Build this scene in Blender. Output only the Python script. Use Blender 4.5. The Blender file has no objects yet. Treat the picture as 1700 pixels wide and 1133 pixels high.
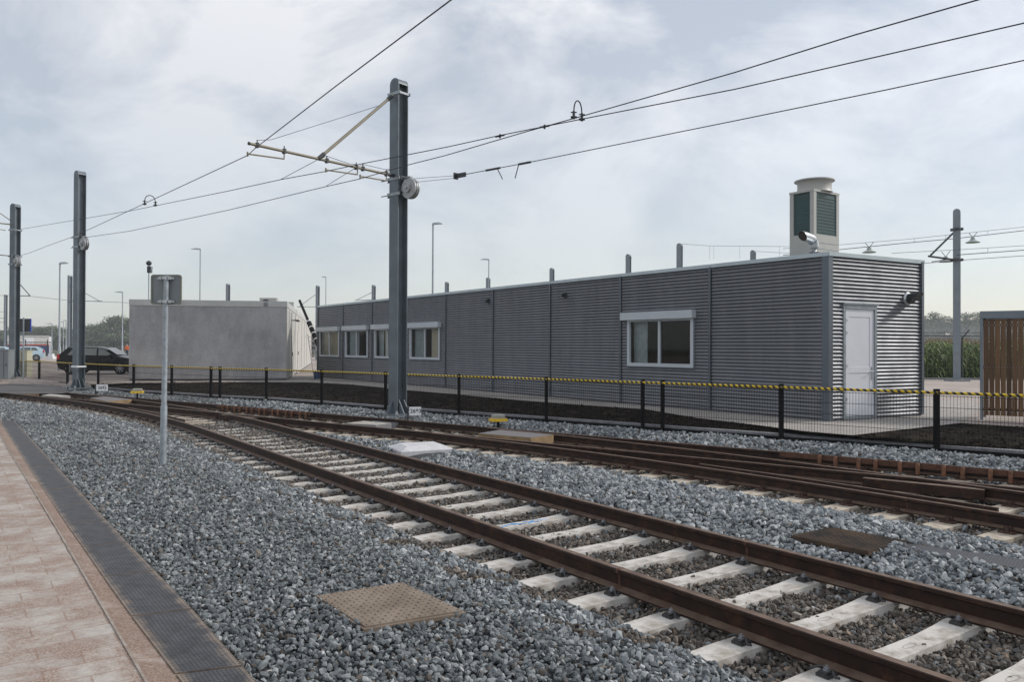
import bpy, math, random
import numpy as np
from mathutils import Vector, Matrix
random.seed(7); RNG = np.random.default_rng(7)
S = bpy.context.scene; COL = S.collection
# ------------------------------------------------------------------ camera
F, CX, CY, H = 1322., 850., 566.5, 1.70          # focal length in px of the 1700 px wide photo, eye height above rail head
PIT, ROL = math.radians(.42), math.radians(.20)
fw = np.array([0, math.cos(PIT), math.sin(PIT)]); R0 = np.array([1., 0, 0]); U0 = np.array([0, -math.sin(PIT), math.cos(PIT)])
RT = R0*math.cos(ROL)+U0*math.sin(ROL); UP = U0*math.cos(ROL)-R0*math.sin(ROL)
EYE = np.array([0, 0, H])
def ray(u, v): return fw+RT*(u-CX)/F+UP*(CY-v)/F
def PZ(u, v, z=0.):
    d = ray(u, v); return EYE+d*(z-H)/d[2]
def PY(u, v, Y):
    d = ray(u, v); return EYE+d*Y/d[1]
cd = bpy.data.cameras.new('camera'); cam = bpy.data.objects.new('camera', cd); COL.objects.link(cam); S.camera = cam
cd.sensor_width = 36; cd.lens = 36*F/1700; cd.clip_start = .05; cd.clip_end = 3000
m = Matrix.Identity(4)
for i in range(3):
    m[i][0] = RT[i]; m[i][1] = UP[i]; m[i][2] = -fw[i]; m[i][3] = EYE[i]
cam.matrix_world = m
# ------------------------------------------------------------------ world, sun, exposure
SUNV = Vector((math.cos(math.radians(10)), math.sin(math.radians(10)), 0)); SUN_EL = math.radians(34)
W = bpy.data.worlds.new("World"); S.world = W; W.use_nodes = True
nt = W.node_tree; nt.nodes.clear()
def N(nt, t, **k):
    n = nt.nodes.new(t)
    for a, b in k.items():
        if a.startswith('i_'): n.inputs[a[2:].replace('_', ' ')].default_value = b
        else: setattr(n, a, b)
    return n
sky = N(nt, 'ShaderNodeTexSky', sky_type='NISHITA', sun_disc=False); sky.sun_elevation = SUN_EL
sky.sun_rotation = math.atan2(SUNV.x, SUNV.y); sky.air_density = 1; sky.dust_density = .6; sky.ozone_density = 2
tc = N(nt, 'ShaderNodeTexCoord'); mp = N(nt, 'ShaderNodeMapping'); mp.inputs['Scale'].default_value = (1, 1, 1.9)
mp.inputs['Location'].default_value = (3.1, 1.7, .4)
nt.links.new(tc.outputs['Generated'], mp.inputs['Vector'])
n1 = N(nt, 'ShaderNodeTexNoise'); n1.inputs['Scale'].default_value = 3.4; n1.inputs['Detail'].default_value = 9; n1.inputs['Roughness'].default_value = .60
n1.inputs['Distortion'].default_value = .35
nt.links.new(mp.outputs[0], n1.inputs['Vector'])
cr = N(nt, 'ShaderNodeValToRGB'); e = cr.color_ramp.elements
e[0].position = .39; e[0].color = (.495, .515, .54, 1); e[1].position = .58; e[1].color = (.91, .88, .845, 1)
nt.links.new(n1.outputs['Fac'], cr.inputs[0])
sx = N(nt, 'ShaderNodeSeparateXYZ'); nt.links.new(tc.outputs['Generated'], sx.inputs[0])
# pale even haze band towards the horizon, more white overhead
hz = N(nt, 'ShaderNodeMapRange'); hz.inputs['From Min'].default_value = 0; hz.inputs['From Max'].default_value = .42
nt.links.new(sx.outputs['Z'], hz.inputs['Value'])
# horizon tone is warmer / lighter on the sun side (+X)
hx = N(nt, 'ShaderNodeMapRange'); hx.inputs['From Min'].default_value = -.6; hx.inputs['From Max'].default_value = .6
nt.links.new(sx.outputs['X'], hx.inputs['Value'])
hc = N(nt, 'ShaderNodeMix', data_type='RGBA'); hc.inputs['A'].default_value = (.42, .43, .445, 1); hc.inputs['B'].default_value = (.60, .575, .545, 1)
nt.links.new(hx.outputs[0], hc.inputs['Factor'])
mx = N(nt, 'ShaderNodeMix', data_type='RGBA'); nt.links.new(hz.outputs[0], mx.inputs['Factor'])
nt.links.new(hc.outputs['Result'], mx.inputs['A']); nt.links.new(cr.outputs[0], mx.inputs['B'])
b1 = N(nt, 'ShaderNodeBackground'); b1.inputs['Strength'].default_value = .05; nt.links.new(sky.outputs[0], b1.inputs[0])
b2 = N(nt, 'ShaderNodeBackground'); b2.inputs['Strength'].default_value = .90; nt.links.new(mx.outputs['Result'], b2.inputs[0])
ad = N(nt, 'ShaderNodeAddShader'); nt.links.new(b1.outputs[0], ad.inputs[0]); nt.links.new(b2.outputs[0], ad.inputs[1])
wo = N(nt, 'ShaderNodeOutputWorld'); nt.links.new(ad.outputs[0], wo.inputs[0])
sd = bpy.data.lights.new('sun', 'SUN'); sd.energy = 2.3; sd.angle = math.radians(7); sd.color = (1, .95, .88)
so = bpy.data.objects.new('sun', sd); COL.objects.link(so)
sv = SUNV*math.cos(SUN_EL)+Vector((0, 0, math.sin(SUN_EL))); so.rotation_euler = sv.to_track_quat('Z', 'Y').to_euler(); so.location = (20, 0, 30)
S.view_settings.view_transform = 'Standard'; S.view_settings.look = 'None'; S.view_settings.exposure = 0; S.view_settings.gamma = 1
S.view_settings.use_curve_mapping = False
# ------------------------------------------------------------------ materials
MATS = {}
def mat(name, col, rough=.6, metal=0., var=0., vs=3., bump=0., bs=40., col2=None, v2=.5, em=None, spec=.5, detail=5):
    """principled with a second colour mixed in by noise, brightness variation and bump"""
    if name in MATS: return MATS[name]
    M = bpy.data.materials.new(name); M.use_nodes = True; t = M.node_tree; p = t.nodes['Principled BSDF']
    p.inputs['Roughness'].default_value = rough; p.inputs['Metallic'].default_value = metal
    p.inputs['Specular IOR Level'].default_value = spec
    c4 = (*col, 1)
    p.inputs['Base Color'].default_value = c4
    tcn = N(t, 'ShaderNodeTexCoord')
    if var or col2:
        no = N(t, 'ShaderNodeTexNoise'); no.inputs['Scale'].default_value = vs; no.inputs['Detail'].default_value = detail
        t.links.new(tcn.outputs['Object'], no.inputs['Vector'])
        r = N(t, 'ShaderNodeValToRGB'); el = r.color_ramp.elements
        if col2: el[0].position = v2-.12; el[1].position = v2+.12; el[0].color = c4; el[1].color = (*col2, 1)
        else:
            el[0].position = .3; el[1].position = .7
            el[0].color = tuple(max(0, c*(1-var)) for c in col)+(1,); el[1].color = tuple(min(1, c*(1+var)) for c in col)+(1,)
        t.links.new(no.outputs['Fac'], r.inputs[0]); t.links.new(r.outputs[0], p.inputs['Base Color'])
    if bump:
        nb = N(t, 'ShaderNodeTexNoise'); nb.inputs['Scale'].default_value = bs; nb.inputs['Detail'].default_value = 6
        t.links.new(tcn.outputs['Object'], nb.inputs['Vector'])
        bp = N(t, 'ShaderNodeBump'); bp.inputs['Strength'].default_value = min(1, bump); bp.inputs['Distance'].default_value = .01
        t.links.new(nb.outputs['Fac'], bp.inputs['Height']); t.links.new(bp.outputs[0], p.inputs['Normal'])
    if em: p.inputs['Emission Color'].default_value = (*em[0], 1); p.inputs['Emission Strength'].default_value = em[1]
    MATS[name] = M; return M
def mathn(t, op, a, b=None, c=None):
    n = N(t, 'ShaderNodeMath', operation=op)
    for i, x in enumerate((a, b, c)):
        if x is None: continue
        if isinstance(x, (int, float)): n.inputs[i].default_value = x
        else: t.links.new(x, n.inputs[i])
    return n.outputs[0]
def mixc(t, f, a, b):
    n = N(t, 'ShaderNodeMix', data_type='RGBA')
    for k, x in (('Factor', f), ('A', a), ('B', b)):
        if isinstance(x, (int, float, tuple)): n.inputs[k].default_value = x if not isinstance(x, tuple) else (*x, 1)[:4]
        else: t.links.new(x, n.inputs[k])
    return n.outputs['Result']
def noisen(t, vec, scale, detail=4, rough=.5, dist=0):
    n = N(t, 'ShaderNodeTexNoise'); n.inputs['Scale'].default_value = scale; n.inputs['Detail'].default_value = detail; n.inputs['Roughness'].default_value = rough
    n.inputs['Distortion'].default_value = dist; t.links.new(vec, n.inputs['Vector']); return n.outputs['Fac']
def ramp(t, f, stops):
    r = N(t, 'ShaderNodeValToRGB'); el = r.color_ramp.elements
    while len(el) < len(stops): el.new(.5)
    for q, (p_, c_) in zip(el, stops): q.position = p_; q.color = (*c_, 1)[:4]
    t.links.new(f, r.inputs[0]); return r.outputs[0]
def newmat(name):
    M = bpy.data.materials.new(name); M.use_nodes = True; t = M.node_tree; MATS[name] = M
    return M, t, t.nodes['Principled BSDF'], N(t, 'ShaderNodeTexCoord').outputs['Object']
def bumpn(t, h, p, strength=.5, dist=.01):
    b = N(t, 'ShaderNodeBump'); b.inputs['Strength'].default_value = strength; b.inputs['Distance'].default_value = dist
    t.links.new(h, b.inputs['Height']); t.links.new(b.outputs[0], p.inputs['Normal'])
# gravel stones: colour by stone
def gravel_mat(name, stops):
    M, t, p, oc = newmat(name); g = N(t, 'ShaderNodeNewGeometry')
    c = ramp(t, g.outputs['Random Per Island'], stops)
    f = noisen(t, oc, 55, 5, .6); v = ramp(t, f, [(.3, (.80, .80, .80)), (.7, (1.14, 1.14, 1.14))])
    mu = N(t, 'ShaderNodeMix', data_type='RGBA', blend_type='MULTIPLY'); mu.inputs['Factor'].default_value = 1
    t.links.new(c, mu.inputs['A']); t.links.new(v, mu.inputs['B']); t.links.new(mu.outputs['Result'], p.inputs['Base Color'])
    p.inputs['Roughness'].default_value = .75; bumpn(t, noisen(t, oc, 160, 3), p, .5, .004); return M
gravel_mat('blue_gravel', [(0, (.06, .069, .075)), (.3, (.115, .131, .141)), (.6, (.18, .199, .208)), (.88, (.26, .279, .286)), (1, (.42, .43, .435))])
gravel_mat('light_gravel', [(0, (.085, .097, .108)), (.3, (.16, .182, .198)), (.6, (.25, .275, .29)), (.86, (.36, .385, .395)), (1, (.55, .56, .56))])
gravel_mat('brown_gravel', [(0, (.048, .039, .032)), (.3, (.095, .08, .066)), (.6, (.145, .126, .108)), (.8, (.135, .134, .132)), (.93, (.24, .18, .13)), (1, (.31, .30, .28))])
# rusty rail: worn head, rust on the web
M, t, p, oc = newmat('rail_rust'); g = N(t, 'ShaderNodeNewGeometry'); sxyz = N(t, 'ShaderNodeSeparateXYZ'); t.links.new(g.outputs['Normal'], sxyz.inputs[0])
up = N(t, 'ShaderNodeMapRange'); up.inputs['From Min'].default_value = .75; up.inputs['From Max'].default_value = .98; t.links.new(sxyz.outputs['Z'], up.inputs['Value'])
side = ramp(t, noisen(t, oc, 7, 10, .72), [(.32, (.012, .0055, .0035)), (.52, (.027, .0115, .0065)), (.72, (.085, .034, .015))])
top = ramp(t, noisen(t, oc, 8, 6, .6), [(.3, (.085, .05, .036)), (.7, (.19, .135, .10))])
t.links.new(mixc(t, up.outputs[0], side, top), p.inputs['Base Color'])
p.inputs['Roughness'].default_value = .6; p.inputs['Specular IOR Level'].default_value = .3; bumpn(t, noisen(t, oc, 70, 4), p, .35, .003)
mat('rust_orange', (.085, .036, .02), .8, 0, .4, 12, .3, 60)
mat('rust_rib', (.15, .066, .034), .8, 0, .4, 12, .3, 60)
mat('rust_dark', (.06, .03, .02), .8, 0, .4, 20, .3, 60)
mat('clip_steel', (.05, .05, .052), .5, .3, .3, 30)
mat('galv_bolt', (.30, .31, .33), .45, .7, .2, 30)
# concrete sleeper
def conc(name, c, dark, lo=.35, hi=.6, sc=6, bump=.25):
    M, t, p, oc = newmat(name)
    t.links.new(ramp(t, noisen(t, oc, sc, 9, .68), [(lo, dark), (hi, c)]), p.inputs['Base Color']); p.inputs['Roughness'].default_value = .85
    bumpn(t, noisen(t, oc, 60, 6), p, bump, .005); return M
conc('sleeper_concrete', (.58, .555, .52), (.33, .295, .255), .36, .56)
conc('turnout_sleeper_concrete', (.50, .44, .36), (.25, .205, .16), .36, .58)
conc('kerb_concrete', (.26, .265, .28), (.16, .16, .17))
conc('block_concrete', (.60, .60, .62), (.46, .46, .47))
conc('slab_concrete', (.42, .40, .36), (.27, .25, .22))
conc('wall_concrete', (.205, .20, .205), (.15, .148, .152), .35, .62, .9, .25)
# streaky cast concrete wall
M, t, p, oc = newmat('cast_wall'); mpn = N(t, 'ShaderNodeMapping'); mpn.inputs['Scale'].default_value = (1, 1, .45); t.links.new(oc, mpn.inputs['Vector'])
f1 = noisen(t, mpn.outputs[0], 2.3, 8, .62); f2 = noisen(t, oc, .55, 5, .5); f3 = noisen(t, oc, 18, 4, .6)
a_ = mathn(t, 'MULTIPLY_ADD', f1, .45, mathn(t, 'MULTIPLY', f2, .4)); a_ = mathn(t, 'MULTIPLY_ADD', f3, .34, mathn(t, 'SUBTRACT', a_, .06))
t.links.new(ramp(t, a_, [(.38, (.25, .248, .255)), (.53, (.335, .333, .342)), (.68, (.43, .43, .437))]), p.inputs['Base Color']); p.inputs['Roughness'].default_value = .9
bumpn(t, f3, p, .3, .006)
conc('parapet_concrete', (.54, .545, .535), (.44, .445, .435), .3, .7, 1.5)
mat('white_cladding', (.50, .49, .46), .6, 0, .08, 2)
# corrugated metal
M, t, p, oc = newmat('corrugated_metal'); mpn = N(t, 'ShaderNodeMapping'); mpn.inputs['Scale'].default_value = (2.2, 2.2, .35); t.links.new(oc, mpn.inputs['Vector'])
f1 = noisen(t, mpn.outputs[0], 1.6, 8, .62); t.links.new(ramp(t, f1, [(.3, (.20, .208, .226)), (.7, (.25, .258, .278))]), p.inputs['Base Color']); p.inputs['Metallic'].default_value = .62
t.links.new(ramp(t, noisen(t, oc, 3, 6, .6), [(.3, (.50, .50, .50)), (.7, (.62, .62, .62))]), p.inputs['Roughness']); bumpn(t, noisen(t, oc, 2.2, 3), p, .12, .02)
mat('trim_metal', (.13, .15, .175), .45, .5, .08, 2)
mat('flashing_metal', (.42, .47, .50), .35, .6, .08, 3)
mat('frame_white', (.50, .54, .58), .35, 0, .04, 2)
mat('door_white', (.70, .715, .765), .4, 0, .03, 2)
mat('blind', (.75, .66, .52), .8, 0, .1, 3)
mat('curtain_grey', (.5, .55, .58), .8, 0, .15, 8)
mat('pipe_shade', (.05, .042, .035), .9)
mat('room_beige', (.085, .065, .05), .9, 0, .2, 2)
M, t, p, oc = newmat('window_glass'); t.nodes.remove(p)
gl = N(t, 'ShaderNodeBsdfGlossy'); gl.inputs['Roughness'].default_value = .02; gl.inputs['Color'].default_value = (.9, .93, .95, 1)
tr = N(t, 'ShaderNodeBsdfTransparent'); tr.inputs['Color'].default_value = (.80, .83, .82, 1); fr = N(t, 'ShaderNodeFresnel'); fr.inputs['IOR'].default_value = 1.36
ms = N(t, 'ShaderNodeMixShader'); t.links.new(fr.outputs[0], ms.inputs[0]); t.links.new(tr.outputs[0], ms.inputs[1]); t.links.new(gl.outputs[0], ms.inputs[2])
t.links.new(ms.outputs[0], t.nodes['Material Output'].inputs[0])
mat('galv_steel', (.30, .335, .365), .5, .35, .22, 14, .1, 60)
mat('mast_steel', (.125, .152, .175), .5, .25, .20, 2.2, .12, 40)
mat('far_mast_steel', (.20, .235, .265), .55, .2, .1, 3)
mat('galv_bright', (.48, .50, .52), .38, .65, .1, 8)
mat('pulley_alu', (.40, .41, .42), .5, .45, .15, 10)
mat('sign_back', (.20, .225, .24), .55, 0, .05, 4)
mat('sign_rim', (.19, .20, .17), .5)
mat('arm_fibre', (.24, .215, .16), .5, .1, .1, 5)
mat('wire', (.03, .03, .045), .5, .3)
mat('black_steel', (.006, .006, .007), .7, 0, spec=.15)
mat('dark_metal', (.045, .05, .055), .5, .3)
mat('unit_beige', (.40, .395, .375), .5, .1, .04, 3)
mat('coil_green', (.035, .075, .078), .5, .1, .2, 2)
mat('white_plastic', (.72, .74, .76), .45, 0, .05, 3)
mat('yellow_plastic', (.78, .50, .02), .5, 0, .12, 10)
mat('grey_plastic', (.30, .30, .27), .6, 0, .15, 10)
mat('plate_white', (.85, .86, .88), .5)
mat('ink', (.01, .01, .012), .6)
mat('timber', (.26, .175, .09), .8, 0, .3, 5, .3, 30)
mat('mesh_top', (.16, .15, .15), .7, 0, .35, 60, .6, 90)
mat('blue_paint', (.08, .35, .75), .7)
mat('shed_steel', (.20, .23, .26), .5, .35, .1, 4)
mat('car_black', (.002, .0022, .003), .25, 0, spec=.22)
mat('car_blue', (.42, .56, .64), .25, .15)
mat('car_glass', (.06, .075, .075), .05, spec=1)
mat('tyre', (.010, .010, .011), .9, spec=.1)
mat('rim', (.45, .46, .48), .3, .8)
mat('tail_red', (.5, .02, .02), .3)
mat('head_lamp', (.6, .62, .65), .15)
mat('cabin_white', (.58, .58, .57), .5, 0, .05, 2)
mat('cabin_blue', (.012, .055, .19), .5, 0, .1, 2)
mat('cabin_red', (.6, .08, .03), .5)
mat('cabinet_beige', (.50, .49, .37), .6, 0, .05, 2)
mat('cabinet_grey', (.21, .23, .24), .6, 0, .05, 2)
mat('bin_blue', (.02, .045, .11), .5)
mat('orange_cloth', (.75, .14, .02), .8)
mat('trousers', (.03, .035, .05), .9)
mat('skin', (.42, .26, .19), .6)
mat('hair', (.04, .03, .02), .8)
mat('bark', (.09, .075, .055), .9, 0, .3, 8, .4, 30)
mat('sign_blue', (.02, .06, .45), .4)
mat('lamp_shade_metal', (.34, .38, .37), .5, .2)
mat('ladder_metal', (.30, .27, .28), .45, .5)
M, t, p, oc = newmat('foliage'); g = N(t, 'ShaderNodeNewGeometry')
t.links.new(ramp(t, g.outputs['Random Per Island'], [(0, (.045, .07, .035)), (.5, (.08, .115, .055)), (1, (.14, .17, .085))]), p.inputs['Base Color']); p.inputs['Roughness'].default_value = .7
M, t, p, oc = newmat('corn_leaf'); g = N(t, 'ShaderNodeNewGeometry')
t.links.new(ramp(t, g.outputs['Random Per Island'], [(0, (.05, .10, .022)), (.55, (.12, .19, .04)), (.88, (.21, .27, .07)), (1, (.30, .29, .13))]), p.inputs['Base Color']); p.inputs['Roughness'].default_value = .6
mat('corn_tassel', (.28, .21, .13), .9, 0, .2, 5)
mat('grass_ground', (.075, .095, .04), .95, 0, .4, .6, .5, 8, (.13, .12, .07), .55)
mat('soil', (.014, .0115, .0095), 1, 0, 0, 2.6, 1, 14, (.045, .036, .028), .60, spec=.05)
mat('soil_clod', (.019, .015, .0125), 1, 0, .5, 6, .6, 40, spec=.05)
mat('asphalt', (.085, .083, .085), .9, 0, .25, 3, .5, 80)
mat('ballast_bed', (.045, .047, .05), .95, 0, .6, 30, .8, 60)  # dark colour stands in for the shade in gaps between the stones
# paving: small pale bricks in rows
def paving(name, c1, c2, mort, bw, bh, rot, stain, stain_lo=.48, stain_hi=.62, ss=1.2, grain=0.):
    M, t, p, oc = newmat(name); mpn = N(t, 'ShaderNodeMapping'); mpn.inputs['Rotation'].default_value = (0, 0, rot); t.links.new(oc, mpn.inputs['Vector'])
    b = N(t, 'ShaderNodeTexBrick'); b.inputs['Scale'].default_value = 1; b.inputs['Brick Width'].default_value = bw; b.inputs['Row Height'].default_value = bh
    b.inputs['Mortar Size'].default_value = .006; b.inputs['Mortar Smooth'].default_value = .3; b.inputs['Bias'].default_value = -.2
    b.inputs['Color1'].default_value = (*c1, 1); b.inputs['Color2'].default_value = (*c2, 1); b.inputs['Mortar'].default_value = (*mort, 1)
    t.links.new(mpn.outputs[0], b.inputs['Vector'])
    f = noisen(t, oc, ss, 9, .68, .3); fs = ramp(t, f, [(stain_lo, (0, 0, 0)), (stain_hi, (1, 1, 1))])
    out = b.outputs['Color']
    if grain:                                     # sand grains scattered where the sand lies
        fg = ramp(t, noisen(t, oc, 75, 3, .8), [(.42, (0, 0, 0)), (.56, (1, 1, 1))])
        fs2 = mathn(t, 'MULTIPLY', fs, mathn(t, 'MULTIPLY_ADD', fg, grain, 1-grain)); out = mixc(t, fs2, out, stain)
    else: out = mixc(t, fs, out, stain)
    f4 = ramp(t, noisen(t, oc, 22, 5, .6), [(.3, (.85, .85, .85)), (.7, (1.1, 1.1, 1.1))])
    mu = N(t, 'ShaderNodeMix', data_type='RGBA', blend_type='MULTIPLY'); mu.inputs['Factor'].default_value = 1
    t.links.new(out, mu.inputs['A']); t.links.new(f4, mu.inputs['B']); t.links.new(mu.outputs['Result'], p.inputs['Base Color'])
    p.inputs['Roughness'].default_value = .88; bumpn(t, b.outputs['Fac'], p, -.4 if False else .25, .004)
    return M
AW = math.atan2(.8165, -.5776)
paving('platform_pavers', (.44, .405, .37), (.38, .345, .315), (.31, .24, .20), .40, .20, -.614, (.235, .145, .103), .39, .58, 2.8, .75)
paving('edge_sand', (.38, .33, .29), (.34, .28, .24), (.22, .145, .105), .50, .20, .957, (.20, .125, .088), .30, .48, 3.5, .6)
paving('yard_paving', (.36, .30, .265), (.31, .265, .24), (.20, .165, .14), .22, .11, .5, (.44, .385, .345), .40, .66, .35)
paving('path_paving', (.36, .335, .31), (.31, .29, .27), (.20, .18, .165), .40, .20, AW, (.40, .375, .35), .45, .7, .6)
# wooden slats
M, t, p, oc = newmat('slat_wood'); mpn = N(t, 'ShaderNodeMapping'); mpn.inputs['Scale'].default_value = (9, 9, .7); t.links.new(oc, mpn.inputs['Vector'])
g = N(t, 'ShaderNodeNewGeometry'); ca = ramp(t, g.outputs['Random Per Island'], [(0, (.06, .028, .011)), (.5, (.105, .051, .021)), (1, (.17, .09, .037))])
v = ramp(t, noisen(t, mpn.outputs[0], 3, 8, .6), [(.3, (.65, .65, .65)), (.7, (1.2, 1.2, 1.2))])
mu = N(t, 'ShaderNodeMix', data_type='RGBA', blend_type='MULTIPLY'); mu.inputs['Factor'].default_value = 1
t.links.new(ca, mu.inputs['A']); t.links.new(v, mu.inputs['B']); t.links.new(mu.outputs['Result'], p.inputs['Base Color']); p.inputs['Roughness'].default_value = .6
# yellow and black warning stripes (UV: x runs along the tube in metres)
def striped(name, ca_, cb_, period, skew):
    M, t, p, oc = newmat(name); uv = N(t, 'ShaderNodeUVMap'); s_ = N(t, 'ShaderNodeSeparateXYZ'); t.links.new(uv.outputs[0], s_.inputs[0])
    a = mathn(t, 'MULTIPLY_ADD', s_.outputs['Y'], skew, s_.outputs['X']); a = mathn(t, 'FRACT', mathn(t, 'DIVIDE', a, period))
    t.links.new(mixc(t, mathn(t, 'GREATER_THAN', a, .52), ca_, cb_), p.inputs['Base Color']); p.inputs['Roughness'].default_value = .5
striped('warning_stripe', (.70, .48, .01), (.012, .012, .014), .11, .11)
striped('boom_stripe', (.55, .55, .55), (.012, .012, .014), .9, 0)
# steel tread covers
def tread(name, c1, c2, cd_, rot, sc, lo=.35, hi=.65):
    M, t, p, oc = newmat(name); mpn = N(t, 'ShaderNodeMapping'); mpn.inputs['Rotation'].default_value = (0, 0, rot); mpn.inputs['Scale'].default_value = (sc, sc, sc); t.links.new(oc, mpn.inputs['Vector'])
    c = ramp(t, noisen(t, oc, 3.5, 8, .65), [(lo, c1), (hi, c2)]); p.inputs['Roughness'].default_value = .75
    t.links.new(c, p.inputs['Base Color']); bumpn(t, noisen(t, oc, 50, 5), p, .3, .004); return M
tread('manhole_rust', (.155, .115, .085), (.25, .20, .155), (.05, .03, .02), 0, 1)
tread('hatch_rust', (.022, .018, .016), (.10, .06, .035), (.02, .015, .01), 0, 1)
# drain cover: fine perforation in lines along the channel, sand caught at its edges (UV x across 0..1, y along in m)
M, t, p, oc = newmat('drain_plastic'); uv = N(t, 'ShaderNodeUVMap'); s_ = N(t, 'ShaderNodeSeparateXYZ'); t.links.new(uv.outputs[0], s_.inputs[0])
across = mathn(t, 'FRACT', mathn(t, 'MULTIPLY', s_.outputs['X'], 15)); slot = mathn(t, 'GREATER_THAN', across, .62)
hole = mathn(t, 'GREATER_THAN', mathn(t, 'FRACT', mathn(t, 'MULTIPLY', s_.outputs['Y'], 34)), .42); dk = mathn(t, 'MULTIPLY', slot, hole)
ed = mathn(t, 'ABSOLUTE', mathn(t, 'SUBTRACT', s_.outputs['X'], .5)); sf = mathn(t, 'MULTIPLY_ADD', ed, 1.0, mathn(t, 'MULTIPLY', noisen(t, oc, 5.5, 10, .8), .75))
sf = ramp(t, sf, [(.72, (0, 0, 0)), (.90, (1, 1, 1))])
base = mixc(t, dk, ramp(t, noisen(t, oc, 9, 9, .75), [(.35, (.022, .022, .026)), (.68, (.085, .085, .093))]), (.008, .008, .01))
sandy = mixc(t, dk, (.26, .20, .15), (.10, .075, .055))
t.links.new(mixc(t, mathn(t, 'MULTIPLY', sf, .8), base, sandy), p.inputs['Base Color']); p.inputs['Roughness'].default_value = .6; bumpn(t, mathn(t, 'SUBTRACT', 1, slot), p, .5, .004)
# perforated black grate
M, t, p, oc = newmat('black_grate'); uv = N(t, 'ShaderNodeUVMap'); s_ = N(t, 'ShaderNodeSeparateXYZ'); t.links.new(uv.outputs[0], s_.inputs[0])
ga = mathn(t, 'GREATER_THAN', mathn(t, 'FRACT', mathn(t, 'MULTIPLY', s_.outputs['X'], 40)), .45); gb = mathn(t, 'GREATER_THAN', mathn(t, 'FRACT', mathn(t, 'MULTIPLY', s_.outputs['Y'], 40)), .45)
t.links.new(mixc(t, mathn(t, 'MULTIPLY', ga, gb), (.055, .055, .062), (.004, .004, .005)), p.inputs['Base Color']); p.inputs['Roughness'].default_value = .5
def ao(M): return MATS[M] if isinstance(M, str) else M
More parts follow.
